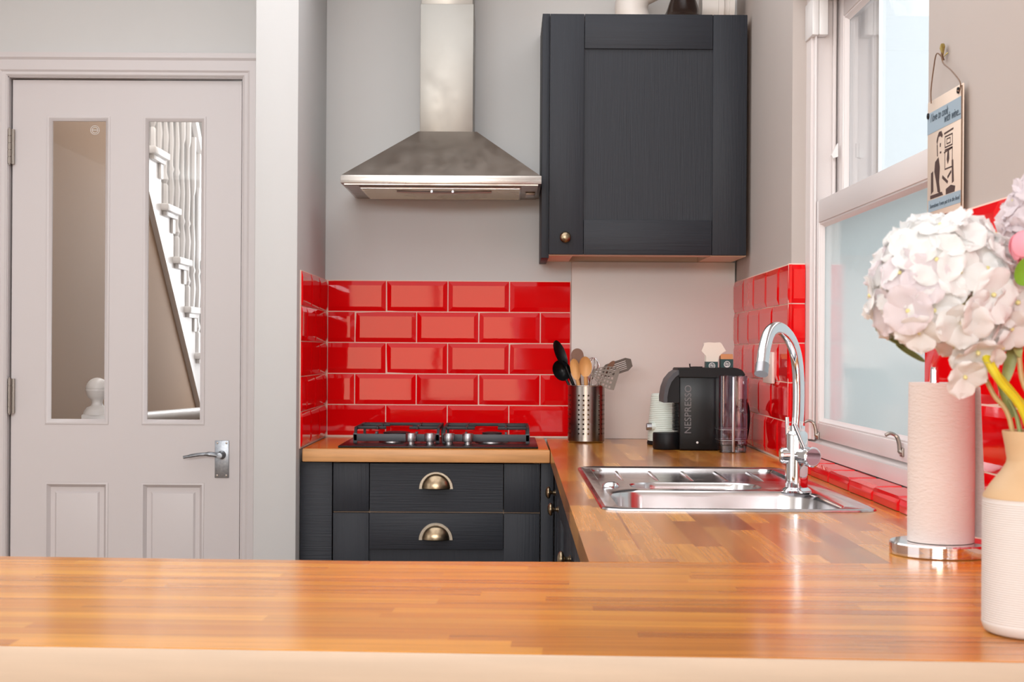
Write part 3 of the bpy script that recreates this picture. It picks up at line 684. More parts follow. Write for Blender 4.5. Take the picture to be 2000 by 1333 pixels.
bm = B(); box(bm, 0.21, 0.61, 4.76, 4.96, 1.52, 2.1, 0.01); obj('boiler_casing', bm, M['shadow_gap'], wc)  # near-black colour paints in the shade of the open underside
wd = shaker(wc, 'door', 0.1265, 0.7275, 1.4945, 2.228, 4.65, 0.1055)
x, z = at(1104, 464, 4.64); knob(x, 4.65, z, wd)

# pipes and dark cone standing on the cabinet
TZ = 2.225
bm = B(); tube(bm, spline([(0.40, 4.80, TZ+0.001), (0.385, 4.80, TZ+0.05), (0.40, 4.80, TZ+0.10), (0.45, 4.80, TZ+0.13)], 6), 0.052, 24)
for v in bm.verts: v.co.z = max(v.co.z, TZ+0.0005)
tag(obj('duct_elbow', bm, M['duct']), 'white curved duct elbow on top of the wall cabinet, left of the dark cone', 'duct')
bm = B()
lathe(bm, [(0.0, TZ+0.001), (0.073, TZ+0.001), (0.076, TZ+0.006), (0.072, TZ+0.014), (0.060, TZ+0.02), (0.052, TZ+0.035), (0.03, TZ+0.10), (0.028, TZ+0.16), (0.0, TZ+0.16)], (0.543, 4.76, 0), 36)
tag(obj('dark_cone', bm, M['dark_cone'], smooth=40), 'dark bronze cone shaped piece standing on top of the wall cabinet', 'ornament')
pp = thing('white_pipe', (0.67, 4.80, TZ), 'white pipe with collars on top of the wall cabinet, right of the dark cone', 'pipe')
bm = B(); tube(bm, [(0.605, 4.82, TZ+0.062), (0.70, 4.82, TZ+0.062)], 0.048, 24); obj('pipe', bm, M['duct'], pp)
bm = B(); tube(bm, [(0.655, 4.82, TZ+0.062), (0.672, 4.82, TZ+0.062)], 0.060, 24); tube(bm, [(0.69, 4.82, TZ+0.062), (0.706, 4.82, TZ+0.062)], 0.056, 24); obj('collar', bm, M['duct'], pp)

# ------------------------------------------------------------------ cooker hood
hd = thing('cooker_hood', (-0.2, 5.0, 1.7), 'stainless steel chimney cooker hood above the hob', 'extractor hood')
HX0, HX1, HY, HZ0, HZ1 = -0.5005, 0.1005, 4.56, 1.6985, 1.7225
cx0, cx1, cy, cz = -0.274, -0.1095, 4.73, 1.8775
bm = B(); box(bm, HX0, HX1, HY, 4.999, HZ0+0.0, HZ1, 0.0008); 
obj('rim', bm, M['steel'], hd)
bm = B(); loft(bm, [[(HX0+0.002, HY+0.002, HZ1), (HX1-0.002, HY+0.002, HZ1), (HX1-0.002, 4.999, HZ1), (HX0+0.002, 4.999, HZ1)], [(cx0-0.004, cy-0.004, cz), (cx1+0.012, cy-0.004, cz), (cx1+0.012, 4.999, cz), (cx0-0.004, 4.999, cz)]], cap1=True)
obj('canopy', bm, M['steel_dark'], hd, smooth=15)
bm = B(); box(bm, cx0, cx1, cy, 4.999, cz, 2.274, 0.0012); obj('chimney_sleeve', bm, M['steel_smear'], hd)
bm = B(); box(bm, cx0+0.0025, cx1-0.0025, cy+0.003, 4.999, 2.274, CEIL-0.001, 0.001); obj('chimney_upper', bm, M['steel_smear'], hd)
z = HZ0
bm = B(); box(bm, HX0+0.01, HX1-0.01, HY+0.01, 4.995, z-0.004, z); obj('underside', bm, M['steel_dark'], hd)
bm = B(); box(bm, HX0+0.05, HX1-0.06, HY+0.05, 4.96, z-0.008, z-0.0042, 0.002)
for i in range(22): box(bm, HX0+0.055, HX1-0.065, HY+0.06+i*0.0155, HY+0.066+i*0.0155, z-0.0095, z-0.008)
obj('grease_filter', bm, M['steel'], hd)
bm = B(); tube(bm, [(-0.34, HY+0.12, z-0.012), (-0.23, HY+0.10, z-0.016), (-0.17, HY+0.10, z-0.016), (-0.05, HY+0.12, z-0.012)], 0.003, 8)
for xx in (-0.232, -0.168): box(bm, xx-0.003, xx+0.003, HY+0.09, HY+0.13, z-0.018, z-0.008)
obj('filter_catch', bm, M['chrome_satin'], hd)
bm = B(); box(bm, HX1-0.045, HX1-0.015, HY+0.2, HY+0.3, z-0.012, z-0.0042, 0.002); obj('lamp_cover', bm, M['steel_dark'], hd)

# ------------------------------------------------------------------ gas hob
hob = thing('gas_hob', (-0.2, 4.68, WT), 'black four burner gas hob with cast iron pan supports', 'hob')
bm = B(); box(bm, -0.490, 0.093, 4.437, 4.93, WT+0.0002, WT+0.006, 0.002); obj('base', bm, M['hob_glass'], hob)
bm = B(); box(bm, -0.455, 0.06, 4.475, 4.895, WT-0.036, WT); obj('tray', bm, M['hob_glass'], hob)
HB = WT+0.006
for (bx_, by_, r) in ((-0.345, 4.80, 0.046), (-0.345, 4.63, 0.034), (-0.045, 4.80, 0.034), (-0.045, 4.63, 0.040)):
    bm = B(); lathe(bm, [(r*1.25, 0), (r*1.25, 0.004), (r, 0.006), (r, 0.014), (r*0.85, 0.016), (0, 0.016)], (bx_, by_, HB), 32); bo = obj('burner', bm, M['chrome_satin'], hob)
    bm = B(); lathe(bm, [(0, 0.0162), (r*0.9, 0.0162), (r*0.92, 0.021), (r*0.6, 0.024), (0, 0.0245)], (bx_, by_, HB), 32); obj('burner_cap', bm, M['iron'], bo)
for (a, b) in ((-0.459, -0.2), (-0.192, 0.070)):
    bm = B(); zt_ = HB+0.047; yf, yb = 4.575, 4.895
    for xx in (a+0.005, b-0.005):
        prism(bm, [(yf, zt_-0.030), (yf+0.02, zt_-0.004), (yf+0.03, zt_), (yb, zt_), (yb, HB+0.001), (yb-0.008, HB+0.001), (yb-0.008, zt_-0.009), (yf+0.034, zt_-0.009), (yf+0.01, zt_-0.034), (yf+0.01, HB+0.001), (yf, HB+0.001)], xx-0.004, xx+0.004, 'x')
    box(bm, a+0.005, b-0.005, yb-0.008, yb, zt_-0.010, zt_, 0.001)
    mid = (a+b)/2
    for cx_ in (mid-0.06, mid+0.06): box(bm, cx_-0.003, cx_+0.003, yf+0.03, yf+0.125, zt_-0.008, zt_+0.001, 0.001); box(bm, cx_-0.003, cx_+0.003, yb-0.115, yb, zt_-0.008, zt_+0.001, 0.001)
    for cy_ in (4.63, 4.80): box(bm, a+0.005, mid-0.035, cy_-0.003, cy_+0.003, zt_-0.008, zt_+0.001, 0.001); box(bm, mid+0.035, b-0.005, cy_-0.003, cy_+0.003, zt_-0.008, zt_+0.001, 0.001)
    g = obj('pan_support', bm, M['iron'], hob)
    bm = B(); box(bm, a, b, yf-0.006, yf, HB+0.006, HB+0.028, 0.002)
    for xx in (a+0.006, b-0.006): box(bm, xx-0.006, xx+0.006, yf-0.006, yf+0.003, HB+0.0005, HB+0.03, 0.001)
    for xx in (mid-0.06, mid+0.06): box(bm, xx-0.0035, xx+0.0035, yf-0.005, yf+0.031, HB+0.026, HB+0.034, 0.001)
    obj('front_bar', bm, M['iron_pale'], g)
for px in (803, 840, 877, 914):
    x = at(px, 860, 4.52)[0]; bm = B()
    lathe(bm, [(0.011, 0), (0.011, 0.008), (0.0165, 0.009), (0.0172, 0.011), (0.0165, 0.031), (0.0155, 0.033), (0, 0.033)], (x, 4.52, HB), 28); kb = obj('control_knob', bm, M['chrome_satin'], hob, label='satin metal control knob')
    bm = B(); lathe(bm, [(0, 0.0331), (0.0125, 0.0331), (0.0125, 0.0336), (0, 0.0336)], (x, 4.52, HB), 20); obj('knob_top', bm, M['steel_dark'], kb)

# ------------------------------------------------------------------ inset sink
SK = thing('sink', (0.42, 3.23, WT), 'stainless steel one and a half bowl sink with drainer', 'sink')
sx0, sx1, sy0, sy1 = 0.172, 0.672, 2.725, 3.728; ZT = WT+0.004
def L3(l, z): return [(x, y, z) for x, y in l]
rims = [L3(rrect(sx0, sx1, sy0, sy1, 0.045, 8), WT+0.0004), L3(rrect(sx0+0.002, sx1-0.002, sy0+0.002, sy1-0.002, 0.044, 8), WT+0.0035), L3(rrect(sx0+0.008, sx1-0.008, sy0+0.008, sy1-0.008, 0.04, 8), WT+0.005),
        L3(rrect(sx0+0.016, sx1-0.016, sy0+0.016, sy1-0.016, 0.035, 8), ZT-0.002)]
bm = B(); R = loft(bm, rims); outer = R[-1]
main_l = rrect(sx0+0.03, sx1-0.045, sy0+0.03, sy0+0.385, 0.07, 8); half_l = rrect(0.262, 0.535, 3.140, 3.305, 0.06, 8); drain_l = rrect(sx0+0.03, sx1-0.03, 3.345, sy1-0.03, 0.03, 8)
zf = ZT-0.002
loops = []
def bowl(l, depth, shrink):
    cx_ = sum(p[0] for p in l)/len(l); cy_ = sum(p[1] for p in l)/len(l)
    def sc_(k, z): return [(cx_+(x-cx_)*k, cy_+(y-cy_)*k, z) for x, y in l]
    seq = [sc_(1, zf), sc_(0.975, zf-0.003), sc_(0.96, zf-0.012)]
    if depth > 0.02: seq += [sc_(shrink+0.01, zf-depth+0.03), sc_(shrink-0.03, zf-depth+0.008), sc_(shrink-0.10, zf-depth), sc_(0.16, zf-depth-0.003)]
    else: seq = [sc_(1, zf), sc_(0.985, zf-0.003), sc_(0.975, zf-depth)]
    return loft(bm, seq, cap1=True)
a_ = bowl(main_l, 0.165, 0.93); b_ = bowl(half_l, 0.12, 0.9); c_ = bowl(drain_l, 0.006, 1)
es = []
for R_ in (outer, a_[0], b_[0], c_[0]):
    for i in range(len(R_)):
        e = bm.edges.get((R_[i], R_[(i+1) % len(R_)])); es.append(e)
bmesh.ops.triangle_fill(bm, use_beauty=True, use_dissolve=False, edges=es)
sk_body = obj('basin', bm, M['sink'], SK, smooth=30)
for i in range(5):
    x = 0.262+i*0.078; bm = B(); tube(bm, [(x, 3.37, zf-0.006), (x, 3.50, zf-0.005), (x, 3.63, zf-0.0055), (x, 3.66, zf-0.007)], [0.001, 0.004, 0.005, 0.001], 8); obj('drainer_ridge', bm, M['sink'], SK)
bm = B(); lathe(bm, [(0.017, 0), (0.018, 0.003), (0.014, 0.008), (0.008, 0.011), (0, 0.0115)], (0.219, 3.19, zf), 24); obj('plug_knob', bm, M['chrome'], SK)
bm = B(); lathe(bm, [(0.04, 0.0005), (0.038, 0.003), (0.02, 0.002), (0.0, 0.004)], (0.40, 2.93, zf-0.168), 28); obj('strainer', bm, M['chrome'], SK)

# ------------------------------------------------------------------ tap
tx, ty = 0.590, 3.10; tz = ZT-0.002
tap = thing('kitchen_tap', (tx, ty, tz), 'tall chrome swan neck kitchen tap standing at the back of the sink', 'tap')
bm = B(); lathe(bm, [(0.030, 0), (0.030, 0.004), (0.026, 0.008), (0.0225, 0.010), (0.0225, 0.115), (0.0215, 0.118), (0.019, 0.122), (0.0165, 0.124), (0.0165, 0.135), (0, 0.135)], (tx, ty, tz), 32); obj('body', bm, M['chrome'], tap)
def tp(px, py, s):
    d = ty-0.15*s; x, z = at(px, py, d); return (x, d, z)
pts = [tp(1557, 850, 0), tp(1559, 800, 0), tp(1559, 740, 0.0), tp(1554, 693, 0.05), tp(1541, 659, 0.2), tp(1521, 641, 0.42), tp(1503, 650, 0.65), tp(1493, 682, 0.85), tp(1489, 712, 0.97)]
pts[0] = (tx, ty, tz+0.13)
sp = spline(pts, 8); bm = B(); tube(bm, sp, 0.0122, 20); obj('spout', bm, M['chrome'], tap, smooth=50)
e1, e2 = Vector(sp[-1]), Vector(sp[-1])+(Vector(sp[-1])-Vector(sp[-3])).normalized()*0.022
bm = B(); tube(bm, [e1, e2], 0.0132, 20); obj('nozzle', bm, M['chrome_satin'], tap)
hz_ = tz+0.074
ax = Vector((0.42, -0.90, 0)).normalized(); ex = Vector((1, 0, 0))
p0, p1 = Vector((tx, ty, hz_)), Vector((tx, ty, hz_))+ax*0.042
bm = B(); tube(bm, [p0, p1], 0.0165, 24); tube(bm, [p0-ex*0.034, p0-ex*0.030, p0], [0.013, 0.0165, 0.0165], 24); obj('valve', bm, M['chrome'], tap)
bm = B(); tube(bm, [p1, p1+ax*0.002, p1+ax*0.012, p1+ax*0.014], [0.015, 0.0205, 0.0205, 0.018], 32); hw = obj('valve_wheel', bm, M['chrome'], tap)
bm = B(); tube(bm, [p1+ax*0.0141, p1+ax*0.0148], 0.0165, 28); obj('wheel_face', bm, M['tap_disc'], hw, label='mirror face with the reflection of the red tiles tinted in')
bm = B(); q = Vector((tx, ty, hz_))
tube(bm, [q-ex*0.018+Vector((0, 0, 0.01)), q-ex*0.020+Vector((0, 0, 0.078))], 0.004, 12)
tube(bm, [q+ax*0.030+Vector((0, 0, 0.012)), q-ex*0.010+Vector((0, -0.026, 0.066))], 0.0045, 12); obj('lever', bm, M['chrome'], tap)

# ------------------------------------------------------------------ socket
s = B(); y0s, y1s = 4.125, 4.27; xf = rw(4.2)-0.0086
box(s, xf-0.009, xf, y0s, y1s, 1.114, 1.200, 0.003); sock = tag(obj('double_socket', s, M['socket']), 'white double wall socket on the red tiles behind the tap', 'socket')
for yy in (4.16, 4.235):
    bm = B(); box(bm, xf-0.0115, xf-0.009, yy-0.006, yy+0.006, 1.165, 1.183, 0.001); obj('switch', bm, M['socket'], sock)

# ------------------------------------------------------------------ utensil pot
ux, uy, ur, uh = 0.249, 4.77, 0.0575, 0.178
pot = thing('utensil_pot', (ux, uy, WT), 'perforated steel utensil pot beside the cream board', 'utensil holder')
bm = B(); NC = 48; hole_cols = set()
for g0 in (5, 14, 23, 32, 41):
    for k in (0, 2, 4): hole_cols.add((g0+k) % NC)
z_rows = [0.0, 0.006, 0.022]+[0.022+0.0148*i for i in range(1, 10)]+[uh-0.004, uh]
hole_rows = range(2, 11)
def cyl(a, z, r=ur): return (ux+r*math.cos(a), uy+r*math.sin(a), WT+z)
vc = {}
def V_(k, co):
    if k not in vc: vc[k] = bm.verts.new(co)
    return vc[k]
for i in range(NC):
    a0, a1 = 2*PI*i/NC, 2*PI*(i+1)/NC; am = (a0+a1)/2
    for j in range(len(z_rows)-1):
        za, zb_ = z_rows[j], z_rows[j+1]; rr = ur-0.004 if j == 0 else ur
        c = [V_((i, j), cyl(a0, za, ur-0.005 if j == 0 else ur)), V_(((i+1) % NC, j), cyl(a1, za, ur-0.005 if j == 0 else ur)), V_(((i+1) % NC, j+1), cyl(a1, zb_)), V_((i, j+1), cyl(a0, zb_))]
        if i in hole_cols and j in hole_rows:
            hr = 0.0031; zm_ = (za+zb_)/2
            inn = [bm.verts.new(cyl(am+hr*math.cos(t)/ur, zm_+hr*math.sin(t))) for t in [PI*1.25+k*PI/4 for k in range(8)]]
            for q in range(4):
                A, Bq = c[q], c[(q+1) % 4]; i0, i1, i2 = inn[(2*q) % 8], inn[(2*q+1) % 8], inn[(2*q+2) % 8]
                bm.faces.new((A, Bq, i1)); bm.faces.new((A, i1, i0)); bm.faces.new((Bq, i2, i1))
        else: bm.faces.new(c)
o = obj('perforated_wall', bm, M['steel_holes'], pot, smooth=22)
sm = o.modifiers.new('thick', 'SOLIDIFY'); sm.thickness = 0.0012; sm.offset = -1
bm = B(); lathe(bm, [(0, 0.001), (ur-0.006, 0.001), (ur-0.004, 0.004), (ur-0.003, 0.01), (ur-0.005, 0.01), (0, 0.006)], (ux, uy, WT), 40); obj('base', bm, M['black_matt'], pot)
bm = B(); tube(bm, [cyl(2*PI*k/48, uh) for k in range(48)], 0.0013, 8, closed=True); obj('rolled_rim', bm, M['steel'], pot)

def up(px, py, d): x, z = at(px, py, d); return Vector((x, d, z))
def utensil(name, label, px_top, py_top, d, mat_handle, head, foot=(0, 0), rr=0.004, group=None):
    """handle runs from the floor of the pot to the neck; head(bm, neck, dir) builds the working end"""
    neck = up(px_top, py_top, d); base = Vector((ux+foot[0], uy+foot[1], WT+0.010))
    t = thing(name, base, label, 'kitchen utensil', group)
    bm = B(); tube(bm, [base, neck], rr, 10); obj('handle', bm, mat_handle, t)
    head(t, neck, (neck-base).normalized()); return t
def blade(bm, c, u, v, n, a, b, th, bowl=0.0, N=24, pw=1.0):
    """oval blade centred at c, half sizes a along u, b along v, thickness th, dished by bowl"""
    rings = []
    for k, s in ((0, 1.0), (1, 0.75), (2, 0.4)):
        rings.append([(s, c+u*(a*s*math.copysign(abs(math.cos(2*PI*i/N))**pw, math.cos(2*PI*i/N)))+v*(b*s*math.sin(2*PI*i/N))+n*(-bowl*(1-s*s))) for i in range(N)])
    front = [[p+n*th/2 for s, p in r] for r in rings]; back = [[p-n*th/2 for s, p in r] for r in rings]
    R = loft(bm, front[::-1]+back); n_ = len(R[0]); cf = bm.verts.new(c+n*(th/2-bowl)); cb = bm.verts.new(c-n*(th/2+bowl))
    for i in range(n_): bm.faces.new((R[0][i], R[0][(i+1) % n_], cf)); bm.faces.new((R[-1][(i+1) % n_], R[-1][i], cb))
def head_oval(a, b, bowl, m, th=0.003, turn=0.0, pw=1.0, name='head'):
    def h(t, neck, d):
        n = Vector((math.sin(turn), -math.cos(turn), 0)); v = d.cross(n).normalized(); n = v.cross(d).normalized()
        bm = B(); blade(bm, neck+d*a*0.95, d, v, n, a, b, th, bowl, pw=pw); obj(name, bm, m, t, smooth=50)
    return h
SW, SD, BP = M['spoon_wood'], M['spoon_dark'], M['black_plastic']
utensil('ladle', 'black plastic ladle leaning left, lowest head in the utensil pot', 1106, 742, 4.78, BP, head_oval(0.034, 0.030, 0.026, BP, turn=-0.5), (0.03, 0.0))
utensil('serving_spoon', 'tall black serving spoon, topmost in the utensil pot', 1105, 716, 4.77, BP, head_oval(0.045, 0.020, 0.010, BP, turn=0.7), (0.032, 0.015), 0.005)
utensil('wooden_spatula', 'brown wooden spatula with a squared end behind the wooden spoons', 1130, 722, 4.80, SD, head_oval(0.034, 0.020, 0.0, SD, 0.006, pw=0.6), (-0.004, 0.02), 0.005)
utensil('wooden_spoon', 'pale wooden spoon with a narrow head, left of the other pale spoon', 1128, 742, 4.75, SW, head_oval(0.034, 0.016, 0.008, SW, 0.005, turn=-0.4), (0.01, -0.02), 0.006)
utensil('wooden_spoon', 'pale wooden spoon with the broad round head at the centre of the pot', 1144, 736, 4.73, SW, head_oval(0.032, 0.020, 0.009, SW, 0.005), (0.005, -0.03), 0.006)
def whisk(t, neck, d):
    n = Vector((0, -1, 0)); v = d.cross(n).normalized(); n = v.cross(d).normalized(); bm = B()
    for k in range(5):
        a = PI*k/5; w_ = v*math.cos(a)+n*math.sin(a)
        tube(bm, spline([neck, neck+d*0.025+w_*0.012, neck+d*0.055+w_*0.022, neck+d*0.075+w_*0.012, neck+d*0.079, neck+d*0.075-w_*0.012, neck+d*0.055-w_*0.022, neck+d*0.025-w_*0.012, neck], 5), 0.0008, 6)
    obj('wire_loops', bm, M['chrome'], t)
utensil('whisk', 'wire balloon whisk behind the wooden spoons', 1152, 748, 4.80, M['chrome_satin'], whisk, (-0.012, 0.02))
def slotted(kind):
    def h(t, neck, d):
        n = Vector((0.1, -1, 0.15)).normalized(); 
        if kind == 'turner': n = Vector((0.25, -0.75, 0.65)).normalized()
        v = d.cross(n).normalized(); n = v.cross(d).normalized(); bm = B()
        def P(u, w_): return neck+d*u+v*w_
        def cell(quad, hole):
            Q = [bm.verts.new(P(*p)) for p in quad]
            if hole is None: bm.faces.new(Q); return
            H = [bm.verts.new(P(*p)) for p in hole]
            for i in range(4): bm.faces.new((Q[i], Q[(i+1) % 4], H[(i+1) % 4], H[i]))
        Ln = 0.082 if kind == 'skimmer' else 0.098
        def wd(u): return (0.010+0.026*math.sin(min(1, u/Ln)*PI*0.62)) if kind == 'skimmer' else (0.012+0.016*min(1, u/0.02))*(1 if u < Ln*0.8 else 1-0.5*(u/Ln-0.8)/0.2)
        us = [0, 0.008]+[0.008+0.0105*i for i in range(1, 7)]+[Ln] if kind == 'skimmer' else [0, 0.016, 0.082, Ln]
        nc = 5 if kind == 'skimmer' else 7
        for i, (a, b) in enumerate(zip(us, us[1:])):
            for j in range(nc):
                f0, f1 = -1+2*j/nc, -1+2*(j+1)/nc
                q = [(a, f0*wd(a)), (b, f0*wd(b)), (b, f1*wd(b)), (a, f1*wd(a))]
                has = (kind == 'skimmer' and 0 < i < len(us)-2) or (kind == 'turner' and i == 1 and 0 < j < nc-1)
                c_ = (sum(p[0] for p in q)/4, sum(p[1] for p in q)/4)
                cell(q, [(c_[0]+(p[0]-c_[0])*(0.62 if kind == 'skimmer' else 0.94), c_[1]+(p[1]-c_[1])*0.55) for p in q] if has else None)
        o_ = obj('head', bm, M['utensil_steel'], t); s_ = o_.modifiers.new('thick', 'SOLIDIFY'); s_.thickness = 0.0014; s_.offset = 0
    return h
utensil('skimmer', 'pierced steel skimmer leaning right, lower of the two steel heads', 1156, 728, 4.74, M['steel_dark'], lambda t, n_, d: slotted('skimmer')(t, n_, (up(1212, 744, 4.72)-up(1156, 728, 4.74)).normalized()), (-0.01, -0.02), 0.003)
utensil('fish_slice', 'slotted steel fish slice pointing far right from the pot', 1176, 728, 4.77, M['steel_dark'], lambda t, n_, d: slotted('turner')(t, n_, (up(1236, 708, 4.75)-up(1176, 728, 4.77)).normalized()), (-0.03, 0.0), 0.003)
utensil('wooden_paddle', 'small brown wooden paddle lying across the steel fish slice', 1186, 722, 4.76, SD, lambda t, n_, d: head_oval(0.018, 0.008, 0.0, SD, 0.004)(t, n_, (up(1202, 704, 4.75)-up(1186, 722, 4.76)).normalized()), (-0.03, -0.01), 0.003)

# ------------------------------------------------------------------ coffee machine, seen from its side
CY0 = 4.40
cm = thing('coffee_machine', (0.60, 4.46, WT), 'black capsule coffee machine with a clear water tank', 'coffee machine')
def side(pts, d): return [at(px, py, d) for px, py in pts]
bx0, bx1 = at(1327, 800, CY0)[0], at(1442, 800, CY0)[0]; btop = at(1380, 722, CY0)[1]
bm = B(); box(bm, bx0, bx1, CY0, 4.53, WT+0.002, btop-0.004, 0.004); obj('body', bm, M['black_plastic'], cm)
bm = B(); pr = side([(1324, 719), (1438, 719), (1450, 723), (1457, 734), (1440, 738), (1405, 738), (1325, 738)], CY0-0.008); prism(bm, pr, CY0-0.008, 4.535, 'y')
bmesh.ops.bevel(bm, geom=bm.edges[:], offset=0.0025, segments=2, affect='EDGES'); obj('top_cover', bm, M['black_matt'], cm)
bm = B(); pr = side([(1327, 728), (1318, 735), (1309, 746), (1303, 760), (1300, 775), (1300, 787), (1327, 787)], CY0); prism(bm, pr, CY0+0.002, 4.528, 'y'); obj('brew_head', bm, M['black_matt'], cm)
bm = B(); pr_o = side([(1326, 722), (1315, 729), (1305, 741), (1299, 757), (1296, 775), (1296, 787)], CY0); pr_i = side([(1303, 787), (1303, 776), (1306, 760), (1311, 747), (1319, 737), (1327, 731)], CY0)
prism(bm, pr_o+pr_i, CY0-0.006, 4.534, 'y'); obj('lever_band', bm, M['iron_pale'], cm)
bm = B(); tcx = at(1303, 865, 4.46)[0]
lathe(bm, [(0, 0.001), (0.040, 0.001), (0.042, 0.004), (0.042, 0.046), (0.040, 0.049), (0, 0.049)], (tcx, 4.462, WT), 36); obj('drip_tray', bm, M['black_matt'], cm)
bm = B()
for i in range(22): z = WT+0.056+i*0.0044; box(bm, bx0-0.010, bx0+0.002, 4.425, 4.505, z, z+0.0022)
obj('ribbed_back', bm, M['black_matt'], cm)
bm = B(); x, z = at(1347, 717, 4.46); x2 = at(1372, 717, 4.46)[0]; tube(bm, [(x, 4.46, z+0.009), (x+0.001, 4.46, btop+0.0055), (x+0.012, 4.46, btop+0.0055), (x2, 4.46, btop+0.0055)], 0.0022, 8); obj('lid_catch', bm, M['black_matt'], cm)
xt, zt0 = at(1349.5, 848, CY0); _, zt1 = at(1349.5, 753, CY0)
txt = 'NESPRESSO'
bm = text_bm(txt, 0.0275, 0.0010, lambda x, y, z: (xt-y, CY0-0.001-z*0.6, zt0+x), spacing=1.0)
mxl = max(v.co.z for v in bm.verts)-zt0
for v in bm.verts: v.co.z = zt0+(v.co.z-zt0)*(zt1-zt0)/mxl
obj('lettering', bm, M['letter'], cm, label='raised vertical lettering')
x, z = at(1362, 865, CY0); bm = B(); lathe(bm, [(0, 0.0015), (0.0028, 0.0012), (0.0034, 0)], (x, CY0, z), 16, 'y', close=False); obj('stud', bm, M['white'], cm)
# water tank
wx0, wx1 = at(1405, 800, 4.30)[0], at(1461, 800, 4.30)[0]; wt = at(1430, 735, 4.30)[1]; wcx = (wx0+wx1)/2; wy = 4.345
def tank_loop(z, k=1.0): return [(wcx+(x-wcx)*k, wy+(y-wy)*k, z) for x, y in rrect(wx0, wx1, 4.30, 4.392, 0.012, 5)]
tk = thing('water_tank', (wcx, wy, WT), None, None); tk.parent = cm; tk.location = Vector((wcx, wy, WT))-W[cm.name]
bm = B(); loft(bm, [tank_loop(WT+0.022), tank_loop(wt), tank_loop(wt, 0.97), tank_loop(WT+0.025, 0.97)], False, True); 
bm.faces.ensure_lookup_table(); obj('tank_wall', bm, M['tank'], tk, smooth=30, label='clear violet tinted plastic')
bm = B(); loft(bm, [tank_loop(WT+0.0012, 0.94), tank_loop(WT+0.0215, 0.97)], True, True); obj('tank_foot', bm, M['tank'], tk)
bm = B(); box(bm, wcx-0.004, wcx+0.004, 4.299, 4.303, WT+0.003, wt-0.002, 0.0015); obj('tank_ridge', bm, M['chrome_satin'], tk)
bm = B(); tube(bm, [p for p in tank_loop(WT+0.066, 1.005)], 0.0008, 6, closed=True); tube(bm, [p for p in tank_loop(WT+0.036, 1.005)], 0.0008, 6, closed=True); obj('tank_seams', bm, M['chrome_satin'], tk)
bm = B(); tube(bm, spline([(wx1-0.002, 4.41, WT+0.012), (wx1+0.014, 4.43, WT+0.03), (wx1+0.022, 4.43, WT+0.09), (wx1+0.016, 4.43, WT+0.135), (wx1-0.004, 4.43, WT+0.142), (wx1+0.004, 4.44, WT+0.10), (wx1+0.006, 4.44, WT+0.04), (wx1+0.014, 4.45, WT+0.012), (wx1-0.02, 4.50, WT+0.006)], 6), 0.0052, 10)
tube(bm, spline([(wx1-0.004, 4.46, WT+0.010), (wx1+0.010, 4.47, WT+0.06), (wx1+0.008, 4.47, WT+0.13), (wx1-0.01, 4.47, WT+0.14), (wx1-0.03, 4.48, WT+0.10)], 6), 0.0052, 10)
obj('power_cord', bm, M['black_plastic'], cm)

# pale ribbed kettle behind the machine
kx = at(1302, 800, 4.66)[0]
kt = thing('kettle', (kx, 4.68, WT), 'pale sage ribbed kettle partly hidden behind the coffee machine', 'kettle')
bm = B(); pr = []
for i in range(25):
    h = 0.018+i*0.0078; r = 0.056-0.010*(i/24)**1.4; pr += [(r, h), (r-0.0008, h+0.0058), (r-0.002, h+0.0066)]
h = pr[-1][1]; pr = [(0, 0.016), (0.054, 0.016)]+pr+[(0.042, h+0.004), (0.03, h+0.006), (0, h+0.006)]
pr = [(r, hh*0.158/(h+0.006)+0.0) for r, hh in pr]
lathe(bm, [(r, hh) for r, hh in pr], (kx, 4.68, WT), 40)
kb_ = obj('jug', bm, M['kettle'], kt, smooth=50)
bm = B(); lathe(bm, [(0, 0.0005), (0.056, 0.0005), (0.058, 0.004), (0.056, 0.0135), (0, 0.0135)], (kx, 4.68, WT), 36); obj('base', bm, M['black_matt'], kt)
x, z = at(1276, 835, 4.62); x_2 = at(1265, 835, 4.62)[0]
bm = B(); tube(bm, [(x+0.012, 4.65, z), (x-0.002, 4.65, z)], 0.012, 20); obj('collar', bm, M['kettle'], kt)
bm = B(); tube(bm, [(x-0.002, 4.65, z), (x_2, 4.65, z), (x_2-0.0015, 4.65, z)], [0.011, 0.011, 0.009], 20); obj('dial', bm, M['chrome_satin'], kt)

# cartons standing on the machine
def emblem(x, y, z, r, parent):
    bm = B(); tube(bm, [(x+r*math.cos(t*PI/10), y, z+r*math.sin(t*PI/10)) for t in range(20)], r*0.13, 6, closed=True)
    for k, w__ in ((0.35, 0.5), (0.05, 0.75), (-0.25, 0.6)): tube(bm, [(x-r*w__, y, z+r*k), (x-r*w__*0.3, y, z+r*(k+0.22)), (x+r*w__*0.3, y, z+r*(k-0.05)), (x+r*w__, y, z+r*(k+0.1))], r*0.09, 6)
    box(bm, x-r*0.7, x+r*0.7, y-0.0004, y+0.0004, z-r*0.95, z-r*0.5)
    obj('emblem', bm, M['white'], parent, label='round white emblem')
ct = btop+0.0045
c1 = thing('coffee_carton', (at(1395, 710, 4.49)[0], 4.50, ct), 'green carton with its white lid flaps open on the coffee machine, left of the pair', 'carton')
xa_, xb2 = at(1379, 700, 4.48)[0], at(1402, 700, 4.48)[0]; zg = at(1390, 707, 4.48)[1]; zw = at(1390, 694, 4.48)[1]
bm = B(); box(bm, xa_, xb2, 4.478, 4.515, ct, zg); obj('green_band', bm, M['carton_green'], c1)
bm = B(); pr = side([(1379, 707), (1379, 696), (1370, 686), (1377, 670), (1384, 669), (1396, 670), (1406, 669), (1409, 671), (1418, 686), (1411, 690), (1404, 697), (1402, 707)], 4.48)
